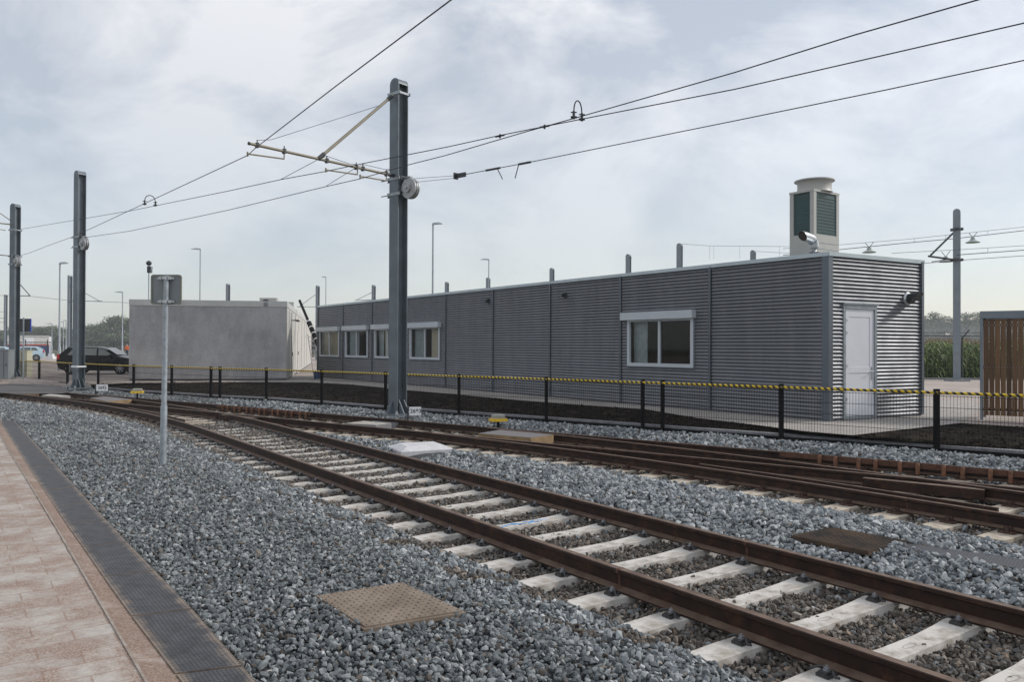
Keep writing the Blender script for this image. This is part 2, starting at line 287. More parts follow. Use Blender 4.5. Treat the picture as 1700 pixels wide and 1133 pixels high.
# ------------------------------------------------------------------ mesh helpers
def V3(*a): return np.array(a, float)
def unit(v): v = np.asarray(v, float); return v/np.linalg.norm(v)
class MB:
    def __init__(s): s.v = []; s.f = []; s.uv = {}
    def add(s, vs, fs, uvs=None):
        b = len(s.v); s.v += [tuple(map(float, q)) for q in vs]
        for i, f in enumerate(fs):
            if uvs: s.uv[len(s.f)] = uvs[i]
            s.f.append([b+k for k in f])
        return s
    def box(s, c, size, ax=None, ay=None, az=None):
        c = np.asarray(c, float); ax = unit(ax) if ax is not None else V3(1, 0, 0)
        az = unit(az) if az is not None else V3(0, 0, 1); ay = unit(ay) if ay is not None else np.cross(az, ax)
        hx, hy, hz = [q/2 for q in size]; vs = [c+ax*hx*i+ay*hy*j+az*hz*k for k in (-1, 1) for j in (-1, 1) for i in (-1, 1)]
        return s.add(vs, [(0, 2, 3, 1), (4, 5, 7, 6), (0, 1, 5, 4), (2, 6, 7, 3), (0, 4, 6, 2), (1, 3, 7, 5)])
    def prism(s, poly, z0, z1):                  # polygon (ccw, xy) pulled up from z0 to z1
        n = len(poly); z0 = [z0]*n if np.isscalar(z0) else z0; z1 = [z1]*n if np.isscalar(z1) else z1
        vs = [(p[0], p[1], z) for p, z in zip(poly, z0)]+[(p[0], p[1], z) for p, z in zip(poly, z1)]
        return s.add(vs, [tuple(range(n))[::-1], tuple(range(n, 2*n))]+[(i, (i+1) % n, n+(i+1) % n, n+i) for i in range(n)])
    def extr(s, poly3, vec):                     # planar 3D polygon swept along vec
        n = len(poly3); vec = np.asarray(vec, float); vs = [np.asarray(q, float) for q in poly3]; vs += [q+vec for q in vs]
        return s.add(vs, [tuple(range(n))[::-1], tuple(range(n, 2*n))]+[(i, (i+1) % n, n+(i+1) % n, n+i) for i in range(n)])
    def sweep(s, pts, prof, up=V3(0, 0, 1), cap=True, uvlen=False, closed=True):   # profile (side, up) swept along pts
        pts = [np.asarray(q, float) for q in pts]; n = len(prof); rings = []; L = 0; Ls = []
        for i, q in enumerate(pts):
            d = pts[min(i+1, len(pts)-1)]-pts[max(i-1, 0)]; d = unit(d); sd_ = np.cross(d, up)
            sd_ = unit(sd_) if np.linalg.norm(sd_) > 1e-4 else V3(1, 0, 0); u_ = np.cross(sd_, d)
            rings += [q+sd_*a+u_*b for a, b in prof]
            if i: L += np.linalg.norm(pts[i]-pts[i-1])
            Ls.append(L)
        fs = []; uv = []
        for i in range(len(pts)-1):
            for j in range(n if closed else n-1):
                k = (j+1) % n; fs.append((i*n+j, i*n+k, (i+1)*n+k, (i+1)*n+j)); uv.append([(Ls[i], j/n), (Ls[i], (j+1)/n), (Ls[i+1], (j+1)/n), (Ls[i+1], j/n)])
        if cap and closed:
            fs.append(tuple(range(n))[::-1]); uv.append([(0, 0)]*n); fs.append(tuple(range((len(pts)-1)*n, len(pts)*n))); uv.append([(0, 0)]*n)
        return s.add(rings, fs, uv if uvlen else None)
    def tube(s, pts, r, n=8, uvlen=False):
        pts = [np.asarray(q, float) for q in pts]; d = unit(pts[-1]-pts[0]); up = V3(0, 0, 1) if abs(d[2]) < .95 else V3(0, 1, 0)
        if np.isscalar(r): return s.sweep(pts, [(r*math.cos(2*math.pi*k/n), r*math.sin(2*math.pi*k/n)) for k in range(n)], up, uvlen=uvlen)
        rings = []
        for i, q in enumerate(pts):
            dd = unit(pts[min(i+1, len(pts)-1)]-pts[max(i-1, 0)]); a = unit(np.cross(dd, up)); b = np.cross(a, dd)
            rings += [q+a*r[i]*math.cos(2*math.pi*k/n)+b*r[i]*math.sin(2*math.pi*k/n) for k in range(n)]
        fs = [(i*n+j, i*n+(j+1) % n, (i+1)*n+(j+1) % n, (i+1)*n+j) for i in range(len(pts)-1) for j in range(n)]
        return s.add(rings, fs+[tuple(range(n))[::-1], tuple(range((len(pts)-1)*n, len(pts)*n))])
    def lathe(s, prof, c=(0, 0, 0), ax=(0, 0, 1), n=20):   # prof: (r, h)
        ax = unit(ax); t_ = V3(1, 0, 0) if abs(ax[0]) < .9 else V3(0, 1, 0); a = unit(np.cross(ax, t_)); b = np.cross(ax, a); c = np.asarray(c, float)
        vs = [c+ax*h+(a*math.cos(2*math.pi*k/n)+b*math.sin(2*math.pi*k/n))*r for r, h in prof for k in range(n)]; m_ = len(prof)
        fs = [(i*n+j, i*n+(j+1) % n, (i+1)*n+(j+1) % n, (i+1)*n+j) for i in range(m_-1) for j in range(n)]
        return s.add(vs, fs+[tuple(range(n))[::-1], tuple(range((m_-1)*n, m_*n))])
    def build(s, name, M, parent=None, smooth=False, world=True):
        me = bpy.data.meshes.new(name); me.from_pydata(s.v, [], s.f)
        if s.uv:
            l = me.uv_layers.new(name='UVMap'); 
            for p_ in me.polygons:
                q = s.uv.get(p_.index)
                if q:
                    for li, c in zip(p_.loop_indices, q): l.data[li].uv = c
        me.materials.append(ao(M))
        if smooth:
            me.polygons.foreach_set('use_smooth', [True]*len(me.polygons))
            try: me.set_sharp_from_angle(angle=math.radians(38))
            except Exception: pass
        me.update(); o = bpy.data.objects.new(name, me); COL.objects.link(o)
        if parent is not None:
            o.parent = parent
            if world: o.matrix_parent_inverse = pinv(parent)
        return o
def pinv(p_):
    m_ = Matrix.Identity(4)
    while p_ is not None:
        m_ = p_.matrix_parent_inverse @ p_.matrix_basis @ m_; p_ = p_.parent
    return m_.inverted()
def thing(name, label, cat, loc=(0, 0, 0), rz=0, group=None):
    o = bpy.data.objects.new(name, None); COL.objects.link(o); o.empty_display_size = .2
    o.location = tuple(map(float, loc)); o.rotation_euler = (0, 0, rz); return tag(o, label, cat, group)
def tag(o, label, cat, group=None):
    o['label'] = label; o['category'] = cat
    if group: o['group'] = group
    return o
def kind(o, k, label=None):
    o['kind'] = k
    if label: o['label'] = label
    return o
def dup(root, loc=None, rz=None, label=None, group=None, sc=None):
    def cp(o, par):
        c = o.copy(); COL.objects.link(c)
        if par is not None: c.parent = par
        for ch in [x for x in ALLCH.get(o.name, [])]: cp(ch, c)
        return c
    r = cp(root, None)
    if loc is not None: r.location = tuple(map(float, loc))
    if rz is not None: r.rotation_euler = (0, 0, rz)
    if sc is not None: r.scale = (sc, sc, sc) if np.isscalar(sc) else sc
    if label: r['label'] = label
    if group: r['group'] = group
    return r
ALLCH = {}
def freeze(root):                                 # remember the children of a prototype before it is copied
    def go(o):
        ALLCH[o.name] = list(o.children)
        for c in o.children: go(c)
    go(root); return root
def flat(name, pts, M, k='structure', label=None):           # thin sheet through 3D points
    b = MB().add(pts, [tuple(range(len(pts)))]); o = b.build(name, M); return kind(o, k, label)
# ------------------------------------------------------------------ track geometry (world metres, rail head at z = 0)
SC = 1.70/1.76
def resample(P, step):
    P = np.array(P, float); d = np.r_[0, np.cumsum(np.linalg.norm(np.diff(P, axis=0), axis=1))]; t_ = np.arange(0, d[-1], step)
    return np.c_[np.interp(t_, d, P[:, 0]), np.interp(t_, d, P[:, 1])]
def offset(P, w):                                 # to the right of the running direction
    d = np.gradient(P, axis=0); d /= np.linalg.norm(d, axis=1)[:, None]; return P+np.c_[d[:, 1], -d[:, 0]]*w
G = 1.505
Y_ = np.linspace(-1.5, 30, 260)
def x_r1(Y):
    return 5.31*SC-.70*Y-.0235*np.maximum(0, Y-16.5)**2
R1 = resample(np.c_[x_r1(Y_), Y_], .3)            # runs away from the camera; its right side is the far side
R2 = offset(R1, G)
xb = np.linspace(13, -15.5, 240); RB = resample(np.c_[xb, 14.55-.772*xb], .3)     # rail b, runs away to the left
RE = offset(RB, G)
def y_d(X): return 14.18-.945*X-.0445*X**2*np.where(X > 0, 1, -.22)
xd = np.linspace(10.5, -2.6, 160); RD = resample(np.c_[xd, y_d(xd)], .3); RA = offset(RD, G)
def seg_dist(P, Q):                               # distance of points P (n,2) to polyline Q, sign + on the right-hand side, and length along it
    best = np.full(len(P), 1e9); sg = np.zeros(len(P)); L = 0.; al = np.zeros(len(P))
    for i in range(len(Q)-1):
        d = Q[i+1]-Q[i]; l = np.hypot(*d)
        if l < 1e-9: continue
        w = P-Q[i]; t_ = np.clip((w@d)/l/l, 0, 1); r = np.hypot(w[:, 0]-d[0]*t_, w[:, 1]-d[1]*t_)
        c = d[0]*w[:, 1]-d[1]*w[:, 0]; k = r < best
        best[k] = r[k]; sg[k] = np.where(c[k] < 0, 1., -1.); al[k] = L+t_[k]*l; L += l
    return best*sg, al
def cut(P, keep): return P[keep]
dB, _ = seg_dist(RD, RB); RDc = RD[(dB < -.06)]                                   # d leaves b at the switch toe
dE, _ = seg_dist(RA, RE); RAc = RA[(dE < -.06)]
dM, _ = seg_dist(RB, R1); RBc = RB[(dM > .05)]
dM2, _ = seg_dist(RE, R2); RE_keep = (dM2 > .05) | (RE[:, 0] > -8); REc = RE[RE_keep]
PROF = [(-.07, -.16), (.07, -.16), (.07, -.148), (.012, -.125), (.012, -.045), (.036, -.032), (.036, -.007), (.029, 0), (-.029, 0), (-.036, -.007), (-.036, -.032), (-.012, -.045), (-.012, -.125), (-.07, -.148)]
PROF = PROF[::-1]
def rail(name, P, label, z=0., lo=-60, cat='rail', group='running rails of the tram tracks', prof=PROF, M='rail_rust'):
    o = MB().sweep([(x, y, z) for x, y in P[::2].tolist()+[P[-1].tolist()]], prof, uvlen=False).build(name, M, smooth=True)
    return tag(o, label, cat, group)
rail('rail', R1, 'rusty running rail of the nearest track, the one closest to the gravel and drain', 0)
rail('rail', R2, 'rusty far-side rail of the nearest track, next to the flat white concrete block', .0012)
rail('rail', RBc, 'rusty rail of the rear track that meets the flat crossing right of the black hatch', -.0012)
rail('rail', REc, 'rearmost rusty rail, beside the gravel along the fence', .0004)
rail('rail', RDc, 'front rusty rail of the curving rear track, cream sleeper ends along it', .0008)
rail('rail', RAc, 'second rail of the curving rear track, between the switch box and the rear rail', .0020)
GP = [(-.02, -.10), (.02, -.10), (.02, .012), (-.02, .012)][::-1]
def subl(P, a, b):                                 # part of a polyline between two points
    P = np.array(P); i = int(np.argmin(np.hypot(*(P-a[:2]).T))); j = int(np.argmin(np.hypot(*(P-b[:2]).T))); i, j = min(i, j), max(i, j); return P[i:j+1]
def check(off, P, a, b, label, z, mb=None):
    Q = offset(subl(P, PZ(*a), PZ(*b)), off); return rail('check_rail', Q, label, z, cat='check rail', group='check rails', prof=GP, M='rail_rust')
check(.085, R1, (221, 679), (306, 700), 'short orange rust check rail inside the nearest rail, left of the sign post', .02)
check(.085, RDc, (1154, 772), (1640, 848), 'long flat-topped check rail lying inside the front rail of the curving rear track', .02)
def ribbed(P, a, b, label):
    Q = offset(subl(P, PZ(*a), PZ(*b)), -.10); r = thing('check_rail', label, 'check rail', (Q[0][0], Q[0][1], -.16), 0, 'check rails')
    MB().sweep([(x, y, 0) for x, y in Q], [(-.012, -.07), (.012, -.07), (.012, .014), (-.012, .014)][::-1]).build('web_plate', 'rust_orange', r)
    Rq = resample(Q, .02); L = len(Rq); step = 29; b_ = MB()
    for i in range(12, L-12, step):
        for j in (i-6, i+6):
            p_ = Rq[j]; d = unit(np.r_[Rq[min(j+1, L-1)]-Rq[j-1], 0]); sd_ = V3(d[1], -d[0], 0)
            MB().lathe([(.03, 0), (.03, .15), (.02, .165)], V3(p_[0], p_[1], -.155)-sd_*.035, n=10).build('rib', 'rust_rib', r, smooth=True)
    return r
ribbed(REc, (1295, 751), (1760, 790), 'tall ribbed check rail with paired posts beside the rearmost rail, in front of the shed')
ribbed(REc, (365, 673), (514, 685), 'tall ribbed check rail with blocky ribs beside the rearmost rail, left of the centre mast')
# frogs: solid wedge between crossing rails
for (u, v), lab, dr in (((1530, 800), 'solid rusty crossing nose where two rear rails cross, right side', RBc), ((395, 690), 'solid rusty crossing nose where the near track crosses the rear track, left side', RBc)):
    c = PZ(u, v); i = int(np.argmin(np.hypot(*(dr-c[:2]).T))); d = unit(dr[i+1]-dr[i-1]); n_ = V3(d[1], -d[0], 0); d = V3(d[0], d[1], 0)
    b = MB(); q = [c-d*.7-n_*.07, c+d*.7-n_*.05, c+d*.7+n_*.05, c-d*.7+n_*.07]
    if np.cross(q[1]-q[0], q[2]-q[1])[2] < 0: q = q[::-1]
    b.prism([x[:2] for x in q], -.15, -.022); tag(b.build('crossing_nose', 'rail_rust'), lab, 'crossing nose', 'crossing noses')
RAILS = [o for o in COL.objects if o.name.startswith('rail')]
for (u, v), P, ro in (((1018, 940), R1, RAILS[0]), ((1258, 899), R2, RAILS[1]), ((1492, 836), RDc, RAILS[4])):
    i = int(np.argmin(np.hypot(*(P-PZ(u, v)[:2]).T))); a_ = np.r_[P[i], 0]; c_ = np.r_[P[i+1], 0]; d_ = unit(c_-a_)
    sc_ = [(x*1.05+(.0015 if x > 0 else -.0015), (z+.08)*1.012-.08) for x, z in PROF]; MB().sweep([a_, a_+d_*.022], sc_).build('weld_seam', 'rust_orange', ro)
# ------------------------------------------------------------------ sleepers with clips
def clip_mesh():
    b = MB(); b.box((0, 0, .012), (.12, .10, .024)); b.box((.02, 0, .03), (.07, .07, .02))
    for s_ in (-1, 1):
        b.tube([(-.03, s_*.02, .03), (.0, s_*.05, .055), (.035, s_*.075, .05), (.05, s_*.10, .03), (.02, s_*.115, .025)], .009, 6)
    return b
def bolt_mesh(): return MB().lathe([(.030, .036), (.030, .044), (.022, .046), (.022, .062), (.011, .064), (.011, .076)], n=8)
def line_frame(P, s):
    d = np.r_[0, np.cumsum(np.hypot(*np.diff(P, axis=0).T))]; p_ = V3(np.interp(s, d, P[:, 0]), np.interp(s, d, P[:, 1]), 0)
    q = V3(np.interp(s+.1, d, P[:, 0]), np.interp(s+.1, d, P[:, 1]), 0)-p_; q = unit(q) if np.linalg.norm(q) > 1e-6 else unit(np.r_[P[-1]-P[-2], 0]); return p_, q
HL = 1.26
def sleeper_mesh():                                # local x = across the track, centre at 0, top of rail seat at z -.163
    xs = [-HL, -1.0, -.62, -.45, -.2, .2, .45, .62, 1.0, HL]; wt = [.102, .104, .104, .095, .084, .084, .095, .104, .104, .102]
    zt = [-.172, -.165, -.165, -.175, -.182, -.182, -.175, -.165, -.165, -.172]; b = MB(); vs = []
    for x, w, z in zip(xs, wt, zt): vs += [(x, -w-.025, -.36), (x, w+.025, -.36), (x, w, z), (x, -w, z)]
    fs = [(0, 3, 2, 1), (36, 37, 38, 39)]
    for i in range(9):
        for j in range(4): k = (j+1) % 4; fs.append((i*4+j, (i+1)*4+j, (i+1)*4+k, i*4+k)[::-1])
    return b.add(vs, fs)
def make_sleeper():
    r = thing('sleeper', '', 'sleeper', (0, 0, 0)); sl = sleeper_mesh().build('concrete_beam', 'sleeper_concrete', r)
    for x in (-.27, 0, .27):
        b = MB(); zz = -.1808; ou = [(x+.075*math.cos(a), .026*math.sin(a), zz) for a in [k_*math.pi/8 for k_ in range(16)]]; inn = [(x+(q[0]-x)*.86, q[1]*.72, zz) for q in ou]
        b.add(ou+inn, [(k_, (k_+1) % 16, 16+(k_+1) % 16, 16+k_) for k_ in range(16)]); b.build('cast_mark', 'slab_concrete', r)
    for x, f in ((-G/2-.13, -1), (-G/2+.13, 1), (G/2-.13, -1), (G/2+.13, 1)):
        o = clip_mesh().build('rail_clip', 'clip_steel', r, smooth=True); o.scale = (.8, .8, .8); o.rotation_euler = (0, 0, 0 if f > 0 else math.pi); o.location = (x, 0, -.165); o2 = bolt_mesh().build('bolt', 'galv_bolt', r, smooth=True); o2.location = (x, 0, -.165); o2.scale = (.8, .8, .8)
    return freeze(r)
sp = make_sleeper(); first = True
Lr = float(np.sum(np.hypot(*np.diff(R1, axis=0).T))); k = 0; s = .26; slp = []
SLEEP_FR = []
GS = 'concrete sleepers of the nearest track'
def ordw(n):
    lo = ['', 'first', 'second', 'third', 'fourth', 'fifth', 'sixth', 'seventh', 'eighth', 'ninth', 'tenth', 'eleventh', 'twelfth', 'thirteenth', 'fourteenth', 'fifteenth', 'sixteenth', 'seventeenth', 'eighteenth', 'nineteenth']
    if n < 20: return lo[n]
    t_ = ['twenty', 'thirty', 'forty', 'fifty', 'sixty'][n//10-2]; return (t_[:-1]+'ieth') if n % 10 == 0 else t_+'-'+lo[n % 10]
def ord_(n): return ordw(n+1)
def ord_old(n): return ['first', 'second', 'third', 'fourth', 'fifth', 'sixth', 'seventh', 'eighth', 'ninth', 'tenth', 'eleventh', 'twelfth', 'thirteenth', 'fourteenth', 'fifteenth', 'sixteenth', 'seventeenth', 'eighteenth', 'nineteenth', 'twentieth'][n] if n < 20 else None
while s < Lr-.3:
    p_, d = line_frame(R1, s); rt = V3(d[1], -d[0], 0); c = p_+rt*G/2; 
    if c[0] < -7.4: s += .6; continue
    vis = c[1] > 3.3 and s > 4.0
    if vis or c[1] > 1.0: SLEEP_FR.append((s, c, rt)); 
    s += .6
SLEEP_FR.sort(key=lambda q: q[0]); nv = 0
for s, c, rt in SLEEP_FR:
    rz = math.atan2(rt[1], rt[0]); q = proj = None
    nm = ord_(nv) if c[1] > 4.2 else None
    if c[1] > 4.2: nv += 1
    lab = ('pale concrete sleeper of the nearest track, %s from the bottom right corner' % nm) if nm else ('weathered pale concrete sleeper far along the nearest track, half sunk in brown stones' if c[1] > 4.2 else 'pale concrete sleeper of the nearest track, outside the lower right corner, %s one' % ordw(1+len(slp)))
    if abs(s-(.26+.6*17)) < .1: pass
    if first: r = sp; r.location = tuple(c); r.rotation_euler = (0, 0, rz); r['label'] = lab; r['group'] = GS; first = False
    else: r = dup(sp, c, rz, lab, GS)
    slp.append(r)
# long turnout sleepers, cream coloured, with rusty base plates
def turnout(p_, rt, length, xs_r, lab, grp, near=.5):
    r = thing('turnout_sleeper', lab, 'sleeper', p_, math.atan2(rt[1], rt[0]), grp)
    b = MB(); b.box((length/2-near, 0, -.27), (length, .26, .19)); o = b.build('concrete_beam', 'turnout_sleeper_concrete', r, world=False)
    for x in xs_r:
        pl = MB().box((x, 0, -.166), (.34, .15, .014)); pl.lathe([(.018, 0), (.018, .03), (.01, .032), (.01, .05)], (x-.13, 0, -.16), n=8)
        pl.lathe([(.018, 0), (.018, .03), (.01, .032), (.01, .05)], (x+.13, 0, -.16), n=8)
        for f in (-1, 1): pl.box((x+f*.095, 0, -.135), (.05, .07, .045))
        pl.build('base_plate', 'rust_dark', r, world=False)
    return r
GT = 'turnout sleepers of the rear tracks'
def hits(p_, rt, P):                               # distance along rt from p_ where it crosses polyline P
    out = []
    for i in range(0, len(P)-1):
        a = P[i]-p_[:2]; e_ = P[i+1]-P[i]; den = rt[0]*e_[1]-rt[1]*e_[0]
        if abs(den) < 1e-9: continue
        t_ = (a[0]*e_[1]-a[1]*e_[0])/den; w = (a[0]*rt[1]-a[1]*rt[0])/den
        if -1e-6 <= w <= 1 and t_ > .3: out.append(t_)
    return min(out) if out else None
TS_FR = []; s = 19.10; nT = 0
while s > 5.5:
    p_, d = line_frame(RD, s); rt = V3(d[1], -d[0], 0); TS_FR.append((p_, rt)); s -= .585
p0_, _d = line_frame(RD, 19.10); s0 = seg_dist(np.array([p0_[:2]]), RB)[1][0]; s = s0+.585
LB = float(np.sum(np.hypot(*np.diff(RBc, axis=0).T))); LS = []
dd_, al0 = seg_dist(np.array([RBc[0]]), RB); al0 = al0[0]
while s-al0 < LB-.3:
    p_, d = line_frame(RB, s); rt = V3(d[1], -d[0], 0)
    if p_[0] > -6.9: TS_FR.insert(0, (p_, rt))
    s += .60
for i, (p_, rt) in enumerate(TS_FR):
    t_ = hits(p_, rt, REc) or 1.5; xs_r = [0, t_]; 
    for P in (RAc, RBc, RDc):
        h = hits(p_, rt, P)
        if h and all(abs(h-x) > .32 for x in xs_r): xs_r.append(h)
    uu = p_[0]/p_[1]
    lab = 'cream concrete sleeper under the rear tracks, %s counted from the right edge'
    turnout(p_, rt, t_+1.0, xs_r, lab % ordw(len(TS_FR)-i), GT)
# sleepers of the left turnout span both tracks
s = 0; nL = 0
dd_, a1 = seg_dist(np.array([[SLEEP_FR[-1][1][0], SLEEP_FR[-1][1][1]]]), R1); s = a1[0]+.6
while s < Lr-.5:
    p_, d = line_frame(R1, s); rt = V3(d[1], -d[0], 0); t_ = hits(p_, rt, REc); 
    if t_ is None or t_ > 3.6: t_ = 1.5
    xs_r = [0, t_]+([G] if t_ > G+.35 else [])
    turnout(p_, rt, t_+1.0, xs_r, 'pale half-buried sleeper of the left turnout, %s counted from the sign post' % ordw(nL+1), 'sleepers of the left turnout'); s += .6; nL += 1
# blue spray marks on one sleeper
best = min(slp, key=lambda o: (o.location.x-PZ(895, 865, -.18)[0])**2+(o.location.y-PZ(895, 865, -.18)[1])**2)
b = MB(); zz = -.1808
for pts in ([(-.35, -.05), (-.15, .03), (0, -.03)], [(-.1, .06), (.02, -.05)], [(.05, .05), (.2, -.04)], [(.2, .06), (.06, -.05)], [(.24, .04), (.38, -.02)]):
    b.sweep([(x, y, zz) for x, y in pts], [(-.008, 0), (.008, 0), (.008, .003), (-.008, .003)][::-1])
o = b.build('spray_mark', 'blue_paint', best, world=False); best['label'] = 'pale concrete sleeper of the nearest track marked with blue spray paint'
# ------------------------------------------------------------------ ground, pavements
def px(l, z): return [tuple(PZ(u, v, z)) for u, v in l]
b = MB(); o_ = [(-520, -160), (520, -160), (520, 640), (-520, 640)]; i_ = [(-40, -14), (34, -14), (34, 38.5), (-40, 38.5)]
vs = [(x, y, .05) for x, y in o_]+[(x, y, .05) for x, y in i_]+[(x, y, -.42) for x, y in i_]
b.add(vs, [(0, 1, 5, 4), (1, 2, 6, 5), (2, 3, 7, 6), (3, 0, 4, 7), (4, 5, 9, 8), (5, 6, 10, 9), (6, 7, 11, 10), (7, 4, 8, 11), (8, 9, 10, 11)])
kind(b.build('ground', 'grass_ground'), 'structure')
# ballast height
EDG = np.array([PZ(u, v, -.04)[:2] for u, v in [(26, 701), (96.4, 777.6), (190, 880), (264, 956.6), (326, 1020.8), (420, 1129.5)]])
_d = unit(EDG[-1]-EDG[-2]); EDG = np.vstack([EDG, EDG[-1]+_d*4])
FEN = [(1555, 746), (1297, 727), (1100, 712.5), (1067, 710), (907, 698), (762, 688), (640, 679), (534, 670.5), (442, 664), (365, 660.5), (350, 659.5), (285, 655), (222, 651), (163, 645.5), (112, 640.5), (65, 635), (24, 631)]
FW = np.array([PZ(u, v, .03)[:2] for u, v in FEN]); FR_ = FW[0]+(FW[0]-FW[1])*4
def bheight(P):
    s1, a1 = seg_dist(P, R1); s2, _ = seg_dist(P, R2); sB, _ = seg_dist(P, RBc); sD, _ = seg_dist(P, RDc); sE, _ = seg_dist(P, REc)
    z = np.full(len(P), -.10)
    out1 = s1 < 0; dd = -s1; z1 = np.interp(dd, [0, .45, .56, .75, 1.25, 1.9], [-.220, -.212, -.180, -.14, -.075, -.055])+np.where((dd < .5) & out1, np.interp(P[:, 1], [9, 16], [0, .022]), 0)
    inM = (s1 >= 0) & (s2 <= 0)
    dm = np.minimum(np.abs(s2), np.minimum(np.abs(sB), np.abs(sD))); zm = np.interp(dm, [0, .45, .62, 1.2], [-.235, -.225, -.17, -.10])
    rear = (s2 > 0) & (((sB > 0) & (np.abs(sB) < 6)) | ((sD > 0) & (np.abs(sD) < 6))) & (sE <= 0)
    beyond = (sE > 0) & (s2 > 0); ze = np.interp(sE, [0, .42, .62, 1.1], [-.225, -.19, -.08, -.02])
    z = np.where(out1, z1, np.where(inM, np.interp(P[:, 1], [7, 15], [-.222, -.198]), np.where(beyond, ze, np.where(rear, -.225, zm)))); old = inM | rear | (out1 & (dd < .72)) | ((~out1) & (~beyond) & (dm < .42))
    mid = (P[:, 0] > -7.6); z = np.where(~mid & inM, -.225, z)
    return z, old
# base sheet under the stones follows the ballast height
gx = np.arange(-26, 14.01, .25); gy = np.arange(0., 36.01, .25); XX, YY = np.meshgrid(gx, gy); PP = np.c_[XX.ravel(), YY.ravel()]; hz_, _o = bheight(PP)
nx_ = len(gx); ny_ = len(gy); vs = [(x, y, z-.03) for (x, y), z in zip(PP, hz_)]
fp = np.vstack([FR_, FW, FW[-1]+(FW[-1]-FW[-2])*1.0]); sF, _ = seg_dist(PP, fp[::-1]); sG, _ = seg_dist(PP, EDG[::-1])
okv = (seg_dist(PP, fp)[0] > -.45) | True
fs = []
sFn = seg_dist(PP, fp)[0]                          # fence runs right to left: the yard side is on its right
for j in range(ny_-1):
    for i in range(nx_-1):
        a = j*nx_+i; q = (a, a+1, a+nx_+1, a+nx_)
        if min(sFn[k_] for k_ in q) < .30: fs.append(q)
o = MB().add(vs, fs).build('ballast_bed', 'ballast_bed', smooth=True); kind(o, 'structure')
# yard pavement / soil strip / kerb
SOILT = [(-260, 640), (-60, 634), (20, 631), (100, 633.5), (149, 639), (213, 636.6), (400, 635), (510, 635.3), (580, 638.8), (633.5, 644), (676, 648.5), (750, 654.7), (860, 665), (980, 674), (1070, 680), (1160, 695), (1260, 707), (1337, 717), (1415, 723.7), (1596, 703), (1700, 709.5), (1990, 726)]
ST = np.array([PZ(u, v, .17)[:2] for u, v in SOILT])
yard = [tuple(q)+(.17,) for q in ST]+[(70, 12, .17), (70, 38.6, .17), (9, 38.6, .17), (9, 125, .17), (-120, 125, .17), (-120, 18, .17)]
flat('yard_pavement', yard, 'yard_paving')
KW = np.array([q+unit(np.r_[0, 0]+(q2))*.10 for q, q2 in zip(FW, [np.array([unit(FW[max(i-1, 0)]-FW[min(i+1, len(FW)-1)])[1]*-1, unit(FW[max(i-1, 0)]-FW[min(i+1, len(FW)-1)])[0]]) for i in range(len(FW))])])
KW = np.vstack([FR_+(KW[0]-FW[0]), KW]); KO = offset(KW[::1], .20)
if seg_dist(KO[3:4], KW)[0][0] < 0: KO = offset(KW, -.20)
b = MB(); n_ = len(KW)
for i in range(n_-1):
    a, a2, c2, c_ = KW[i], KW[i+1], KO[i+1], KO[i]; q = [a, c_, c2, a2]
    cr_ = (q[1][0]-q[0][0])*(q[2][1]-q[1][1])-(q[1][1]-q[0][1])*(q[2][0]-q[1][0]); q = q if cr_ > 0 else q[::-1]
    b.prism(q, -.35, .085)
kind(b.build('kerb', 'kerb_concrete'), 'structure')
AP = [(-260, 640), (-60, 634), (20, 631), (100, 633.5), (149, 639)]; a1_ = [tuple(PZ(u, v, .17)) for u, v in AP]; a2_ = [tuple(PZ(u-4, v+7.5, -.02)) for u, v in AP]; n_ = len(AP)
kind(MB().add(a2_+a1_, [(i, i+1, n_+i+1, n_+i) for i in range(n_-1)]).build('yard_ramp', 'yard_paving'), 'structure')
# soil between the kerb and the pavement, lumpy
def strip(A, B, n, m_, za, zb, lump):
    A = resample(A, np.sum(np.hypot(*np.diff(A, axis=0).T))/n)[:n]; B = resample(B, np.sum(np.hypot(*np.diff(B, axis=0).T))/n)[:n]; vs = []
    for j in range(m_):
        f = j/(m_-1)
        for i in range(n):
            p_ = A[i]*(1-f)+B[i]*f; z = za*(1-f)+zb*f+(lump*(random.random()-.35) if 0 < j < m_-1 else 0); vs.append((p_[0], p_[1], z))
    fs = [(j*n+i, j*n+i+1, (j+1)*n+i+1, (j+1)*n+i) for j in range(m_-1) for i in range(n-1)]; return vs, fs
KOs = KO[np.argsort(KO[:, 0])]; vs, fs = strip(KOs, ST[4:], 420, 22, .06, .155, .055)
kind(MB().add(vs, fs).build('soil', 'soil', smooth=True), 'structure')
cl_ = RNG.uniform(0, 1, (9000, 2)); A_ = resample(KOs, .05); B_ = resample(ST[4:], .05); ia = (cl_[:, 0]*(len(A_)-1)).astype(int); ib = (cl_[:, 0]*(len(B_)-1)).astype(int)
CLP = A_[ia]*(1-cl_[:, 1:])+B_[ib]*cl_[:, 1:]; CLZ = .075+.075*cl_[:, 1]+.01
# paved path round the office, slightly lighter concrete tiles
P0 = PZ(1375, 700, .18)[:2]; AD = np.array([-.5776, .8165]); AD /= np.hypot(*AD); ED = np.array([.87, .49]); ED /= np.hypot(*ED); NF = np.array([-AD[1], AD[0]])
if NF[1] > 0: NF = -NF
NE = np.array([ED[1], -ED[0]])
pth = [ST[i] for i in range(6, 19)]
path = [tuple(q)+(.176,) for q in pth]+[tuple(ST[19])+(.176,), tuple(PZ(1640, 672, .176)), tuple(PZ(1530, 660, .176)), tuple(np.r_[P0+ED*3.1, .176]), tuple(np.r_[P0+ED*.3+AD*.3, .176]), tuple(np.r_[P0+AD*27.6+ED*.3, .176]), tuple(PZ(505, 624, .176))]
flat('pavement', path, 'path_paving')
